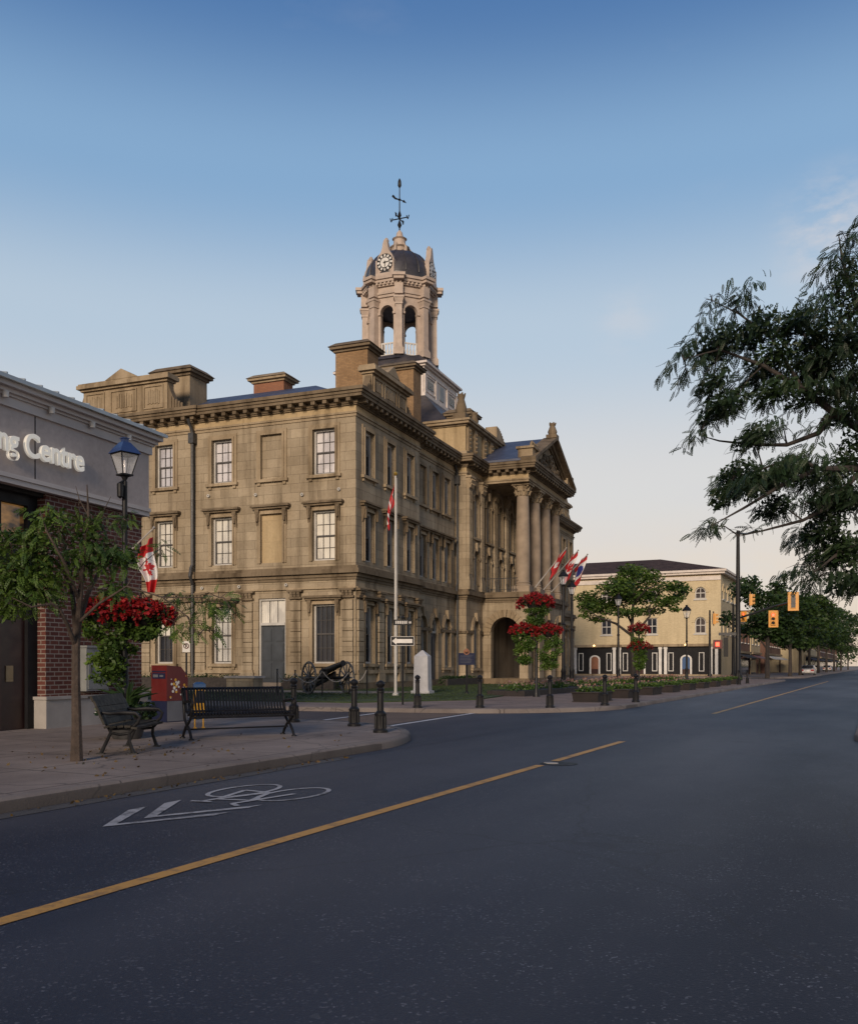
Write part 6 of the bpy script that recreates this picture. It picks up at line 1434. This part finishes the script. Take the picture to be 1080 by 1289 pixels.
# --- big locust overhanging from the right
RZ = 12.5; Q2 = lambda px, py, dz=0: P(px, RZ+dz, py=py)
rb_ = Q2(1205,958,1); rb_.z = .13
limbs = [([rb_, Q2(1203,880,1), Q2(1198,800,1), Q2(1192,720,.9), Q2(1180,650,.8)], [.24,.19,.17,.155,.14]),
 ([Q2(1180,650,.8), Q2(1140,590,.5), Q2(1090,545,.2), Q2(1050,520,0), Q2(1010,490,-.1), Q2(960,460,-.2), Q2(905,440,-.3), Q2(860,452,-.4)], [.11,.085,.065,.05,.038,.026,.014,.005]),
 ([Q2(1180,650,.8), Q2(1130,620,.2), Q2(1085,590,-.2), Q2(1030,590,-.5), Q2(985,610,-.7), Q2(935,640,-.8), Q2(895,662,-.9)], [.09,.07,.05,.034,.026,.016,.005]),
 ([Q2(1180,650,.8), Q2(1150,540,.9), Q2(1110,450,.9), Q2(1080,390,.8), Q2(1060,330,.7), Q2(1055,295,.7)], [.10,.08,.06,.04,.022,.006]),
 ([Q2(1190,700,.9), Q2(1140,690,.3), Q2(1090,680,0), Q2(1050,700,-.2), Q2(1025,720,-.3)], [.08,.06,.045,.02,.006]),
 ([Q2(1050,520,0), Q2(1030,545,.3), Q2(990,560,.4), Q2(950,560,.5), Q2(905,555,.5), Q2(880,548,.5)], [.045,.036,.028,.02,.012,.004]),
 ([Q2(1010,490,-.1), Q2(970,425,.3), Q2(930,395,.5), Q2(895,378,.6)], [.03,.022,.014,.004]),
 ([Q2(1090,545,.2), Q2(1040,460,.6), Q2(1010,420,.8), Q2(985,395,.9)], [.05,.03,.018,.005]),
 ([Q2(1085,590,-.2), Q2(1040,640,-.3), Q2(1010,655,-.3), Q2(960,668,-.4), Q2(930,675,-.4)], [.04,.03,.022,.012,.004]),
 ([Q2(1030,590,-.5), Q2(1000,575,-.3), Q2(960,590,-.2), Q2(925,600,-.1)], [.026,.02,.014,.004]), ([Q2(1110,450,.9), Q2(1075,440,1.1), Q2(1040,420,1.2)], [.04,.024,.006])]
z_ = 2.63; cl2 = [(600,150,50,40,50),(650,90,55,40,70),(640,230,55,70,110),(660,160,40,60,60),(200,290,28,25,30),(260,320,50,36,80),(150,400,30,40,50),(90,470,30,36,50),(115,530,28,36,40),(220,430,70,60,170),(340,380,70,60,170),(460,370,70,55,170),(560,400,70,60,170),(650,430,60,90,200),(400,480,100,55,230),(550,500,90,60,230),(650,560,60,60,150),(200,560,45,45,90),(210,640,50,50,110),(170,710,28,30,40),(270,620,50,45,90),(400,590,70,40,110),(520,600,80,45,110),(640,650,60,60,120),(330,740,50,50,110),(430,700,50,30,50),(540,710,60,40,45),(280,850,55,40,90),(240,930,45,55,110),(195,1030,26,30,36),(340,890,70,60,200),(440,850,75,60,170),(400,970,45,45,90),(520,880,55,50,80),(490,960,35,30,50),(600,950,80,80,280),(640,830,60,60,140),(570,1040,55,55,160),(630,1110,80,80,300),(520,1165,34,24,50),(560,1200,45,40,80),(650,1220,60,60,160),(290,1060,16,12,12),(680,300,50,90,120),(690,750,50,80,100)]
tw2 = [(P(820+u/z_, RZ, py=270+v/z_), rx/z_/FPX*RZ, ry/z_/FPX*RZ) for u, v, rx, ry, n in cl2]
rs_ = random.Random(41); fork = Q2(1180,650,.8); far_side = []
for k in range(9):
    a = R(-75+22*k+rs_.uniform(-6,6)); ln = rs_.uniform(2.0,3.0); e = fork+Vector((abs(math.cos(a))*ln*.9+.5, math.sin(a)*ln*.9, rs_.uniform(.4,3.2))); m1 = fork.lerp(e,.45)+Vector((0,0,.35))
    limbs.append(([fork, m1, e], [.085,.05,.012]))
    for t in (.55,.75,.9,1.05):
        c = m1.lerp(e, (t-.45)/.55)+Vector((rs_.uniform(-.35,.35),rs_.uniform(-.4,.4),rs_.uniform(-.25,.3))); far_side.append((c, rs_.uniform(.42,.65)))
tree2 = tube_tree('locust_tree', 'large locust tree with feathery drooping crown overhanging from the right', 'tree', rb_, limbs, M['bark_dark'], None, tw2, .012)
g = np.random.default_rng(99); B = []; D = []
for (u, v, rx, ry, n) in cl2:
    px, py, rx, ry = 820+u/z_, 270+v/z_, rx/z_, ry/z_; dz0 = g.uniform(-.6,.6)
    for k in range(int(n*1.25)):
        a = g.normal(size=3); a /= np.linalg.norm(a); r = .92*g.random()**.6; q = P(px+a[0]*r*rx, RZ, py=py+a[2]*r*ry); q.y += dz0+a[1]*r*1.0
        B.append(tuple(q-rb_)); D.append(tuple(np.array([a[0]*.8-.35,a[1]*.8,-.75+.5*max(a[2],0)])+g.normal(size=3)*.45))
# the rest of the crown, beyond the frame's right edge
for (c, r_) in far_side:
    for k in range(150):
        a = g.normal(size=3); a /= np.linalg.norm(a); r = g.random()**.6; q = c+Vector((a[0]*r*r_*1.2,a[1]*r*r_*1.2,a[2]*r*r_*.7)); B.append(tuple(q-rb_)); D.append(tuple(np.array([a[0]+.3,a[1],-.7])+g.normal(size=3)*.45))
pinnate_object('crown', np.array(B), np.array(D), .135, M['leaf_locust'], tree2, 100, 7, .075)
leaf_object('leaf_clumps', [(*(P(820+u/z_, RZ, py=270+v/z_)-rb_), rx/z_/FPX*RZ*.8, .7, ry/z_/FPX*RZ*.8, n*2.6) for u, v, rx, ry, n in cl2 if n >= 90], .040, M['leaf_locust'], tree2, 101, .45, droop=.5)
# --- broad street tree before the cream building
MZ = 62.; Q3 = lambda px, py, dz=0: P(px, MZ+dz, py=py); mbp_ = Q3(797,862); mbp_.z = KH
limbs = [([mbp_, Q3(797,835), Q3(796,810), Q3(795,790)], [.22,.17,.15,.13]), ([Q3(795,800), Q3(775,785), Q3(755,778,-1), Q3(735,765,-1)], [.10,.08,.05,.02]), ([Q3(795,795), Q3(810,785), Q3(818,775), Q3(816,765), Q3(830,745)], [.10,.08,.07,.05,.02]),
 ([Q3(795,790), Q3(797,755), Q3(800,725)], [.12,.08,.03]), ([Q3(815,770), Q3(840,755), Q3(862,745)], [.06,.04,.015]), ([Q3(795,785,0), Q3(780,755,2), Q3(765,735,2.5)], [.08,.05,.02]), ([Q3(797,760), Q3(815,740,-2), Q3(835,735,-2.5)], [.06,.04,.02])]
tree3 = tube_tree('street_tree', 'broad green street tree with spreading crown before the cream building', 'tree', mbp_, limbs, M['bark_dark'])
cl3 = [(800,718,22,10,500),(790,732,26,12,650),(815,728,22,12,500),(770,742,26,10,600),(745,752,20,9,420),(740,765,15,8,260),(765,762,26,10,560),(790,752,26,10,620),(815,748,24,11,600),(840,740,22,7,380),(862,742,14,6,200),(835,758,20,7,320),(850,752,14,5,160),(755,778,14,5,130),(820,768,22,6,260),(845,768,8,4,60),(785,772,24,6,260),(735,776,8,4,60)]
cl3 = [(*(Q3(px,py)-mbp_+Vector((0,random.uniform(-1.4,1.4),0))), rx/FPX*MZ, rx/FPX*MZ*1.1, ry/FPX*MZ*1.15, n*1.7) for px,py,rx,ry,n in cl3]
leaf_object('crown', cl3, .11, M['leaf'], tree3, 111, .5, hollow=.6)
# --- trees along the far street
def far_tree(loc, h, r, label, seed, m='leaf_far', group='trees lining the far street'):
    o = thing('street_tree', label, 'tree', loc, 0, group); mb = MB(); mb.tube([(0,0,0),(0,0,h*.3),(.2,.1,h*.55),(.1,0,h*.8)], [.24,.18,.12,.04], 8)
    rnd = random.Random(seed); cl = []
    for k in range(5): a = rnd.uniform(0,6.28); mb.tube([(0,0,h*(.28+.04*k)),(r*.45*math.cos(a),r*.45*math.sin(a),h*(.5+.05*k))], [.09,.03], 6)
    mb.build('trunk', M['bark_dark'], o)
    for k in range(34):
        a = rnd.uniform(0,6.28); q = rnd.random()**.6; zz = rnd.uniform(.36,.95); sh = math.sin(math.pi*min(1,max(0,(zz-.25)/.8)))**.6
        cl.append((r*q*sh*math.cos(a), r*q*sh*math.sin(a), h*zz, r*rnd.uniform(.22,.36), r*rnd.uniform(.22,.36), h*rnd.uniform(.05,.09), 170))
    leaf_object('crown', cl, .20, M[m], o, seed, .55, hollow=.55); return o
far_spec = [(-9.9,92,9.9,3.9,'nearest far street tree, tall and loose behind the signals'),(-9.6,112,10.2,4.4,'far street tree behind the red traffic signal'),(-9.6,126,10.5,4.6,'far street tree between signal and parked silver car'),(-9.6,142,11,5.0,'far street tree above the parked silver car'),(-9.6,162,12,5.5,'far street tree just beyond the parked silver car'),(-9.6,186,13,6,'far street tree above the farther pale car'),(-9.6,215,13.5,6.5,'far street tree near the end of the row'),(-9.6,250,14,7,'second last far street tree'),(-9.6,300,15,8,'last far street tree at the vanishing end')]
for i, (n, u, h, r, lb) in enumerate(far_spec): far_tree(S(n,u,KH), h, r, lb, 130+i, 'leaf_far' if i else 'leaf_dark')
far_tree(S(1.5,118,KH), 13, 5.0, 'far tree on the right side of the street', 150, 'leaf_dark'); far_tree(S(1.8,175,KH), 14, 6, 'farther tree on the right side of the street', 151, 'leaf_dark')
# buildings behind those trees
def shop_block(n0, u0, u1, h, m, label, seed):
    o = thing('shop_building', label, 'building', S(n0,u0,KH), -SA); Ln = u1-u0; CRr = lambda u, v, d: (-d, u, v); rnd = random.Random(seed)
    k = int(Ln/2.8); ops = [((j+.5)*Ln/k-.55,(j+.5)*Ln/k+.55,z,z+1.7) for j in range(k) for z in ([4.4]+([7.6] if h > 9.5 else []))]
    mb = MB(); mb.wall(CRr, 0, Ln, 3.2, h, ops, .2); mb.add([(0,0,0),(-14,0,0),(-14,0,h),(0,0,h)], [(0,1,2,3)]); mb.add([(0,Ln,0),(-14,Ln,0),(-14,Ln,h),(0,Ln,h)], [(0,1,2,3)]); mb.add([(0,0,h),(-14,0,h),(-14,Ln,h),(0,Ln,h)], [(0,1,2,3)]); mb.build('wall', m, o, smooth=False)
    for a, b, c, d in ops:
        mb = MB(); mb.fbox(CRr, a, b, c, d, .16, .18); w_ = mb.build('window', M['glass'], o); mb = MB()
        mb.fbox(CRr, a-.1, b+.1, c-.14, c-.002, -.1, .1); mb.fbox(CRr, a, b, (c+d)/2-.04, (c+d)/2+.04, .1, .159); mb.build('sill', M['white'], w_)
    mb = MB(); mb.fbox(CRr, -.1, Ln+.1, h-.5, h+.3, -.4, .3); mb.fbox(CRr, 0, Ln, 2.9, 3.199, -.3, .2); mb.build('cornice', M['stone_trim'], o)
    mb = MB(); mb.fbox(CRr, 0, Ln, 0, 2.899, .12, .2); mb.build('shop_window', M['glass'], o)
    mb = MB(); mb.hexa([(0,.5,2.75),(1.3,.5,2.2),(1.3,Ln-.5,2.2),(0,Ln-.5,2.75),(0,.5,2.85),(1.3,.5,2.3),(1.3,Ln-.5,2.3),(0,Ln-.5,2.85)]); mb.build('awning', [M['wood_dark'],M['red'],M['white'],M['navy']][seed%4], o)
    return o
shop_block(-17.2,124.5,138,7.0,M['brown_brick'],'brown brick shop with dark awning behind the far trees, past the cream building',4)
shop_block(-17.2,139,150,9.0,M['cream'],'pale brick shop with red awning behind the far trees',5)
shop_block(-16.6,152,175,10,M['brown_brick'],'brown brick block behind the parked silver car',6)
shop_block(-12.6,177,215,10,M['cream'],'pale block near the end of the far street',7)
shop_block(-12.6,218,300,11,M['brown_brick'],'long brown block at the vanishing end of the street',8)

fw = leaf_object('far_trees', [(x, 560+random.uniform(-30,30), random.uniform(3,10), 9, 8, 6, 160) for x in np.arange(120,560,6)], .9, M['leaf_far'], None, 200, .6)
tag(fw, None, None, kind='stuff')
# ================================================================== CARS
def car(loc, rz, label, m):
    o = thing('parked_car', label, 'car', loc, rz, 'cars parked along the far kerb')
    # y forward; nose at +y
    prof = [(-2.15,.32),(-2.2,.62),(-2.12,.92),(-1.6,.98),(-1.05,1.40),(.25,1.43),(1.0,.98),(1.95,.86),(2.2,.66),(2.2,.32)]
    mb = MB(); n = len(prof); W = .86
    rows = [(-W,0),(-W*.98,0),(W*.98,0),(W,0)]
    vs = []
    for x, _ in ((-W,0),(W,0)):
        for y, z in prof: vs.append((x*(1-.16*max(0,(z-.9)/.5)), y, z))
    mb.add(vs, [(i,(i+1)%n,(i+1)%n+n,i+n) for i in range(n)]+[list(range(n))[::-1],list(range(n,2*n))]); body = mb.build('body', m, o, angle=30)
    bv = body.modifiers.new('edge','BEVEL'); bv.width = .05; bv.segments = 3; bv.limit_method = 'ANGLE'
    def quad(nm, q, mm): mb = MB(); mb.hexa(q); mb.build(nm, mm, o, smooth=False)
    quad('rear_window', [(-.68,-1.57,1.02),(.68,-1.57,1.02),(.64,-1.10,1.37),(-.64,-1.10,1.37),(-.68,-1.60,1.04),(.68,-1.60,1.04),(.64,-1.13,1.39),(-.64,-1.13,1.39)], M['glass'])
    quad('windscreen', [(-.68,.93,1.03),(.68,.93,1.03),(.64,.32,1.38),(-.64,.32,1.38),(-.68,.96,1.05),(.68,.96,1.05),(.64,.35,1.40),(-.64,.35,1.40)], M['glass'])
    for sg in (-1,1):
        quad('side_window', [(sg*.845,-1.3,1.0),(sg*.845,.75,1.0),(sg*.74,.2,1.36),(sg*.74,-1.0,1.36),(sg*.862,-1.3,1.0),(sg*.862,.75,1.0),(sg*.757,.2,1.36),(sg*.757,-1.0,1.36)], M['glass'])
        mb = MB(); mb.box(sg*.62-.2,sg*.62+.2,-2.225,-2.16,.66,.86); mb.build('tail_light', M['tail'], o); mb = MB(); mb.box(sg*.62-.18,sg*.62+.18,2.12,2.215,.62,.74); mb.build('headlight', M['white'], o)
        for y in (-1.35,1.35):
            mb = MB(); mb.mi = 0; mb.tube([(sg*.70,y,.32),(sg*.88,y,.32)], .32, 18); mb.mi = 1; mb.tube([(sg*.872,y,.32),(sg*.89,y,.32)], .2, 12); mb.build('wheel', [M['tyre'],M['steel']], o)
    mb = MB(); mb.box(-.26,.26,-2.235,-2.205,.48,.60); mb.build('number_plate', M['white'], o); mb = MB(); mb.box(-.86,.86,-2.26,-2.15,.34,.46); mb.build('bumper', M['iron_grey'], o)
    return o
k = PG(1017,851); car((k.x,k.y,.0), -SA, 'silver car parked at the far kerb, the nearer of the two', M['silver'])
k = PG(1041,845.5); car((k.x,k.y,.0), -SA, 'pale car farther down the street', M['white'])
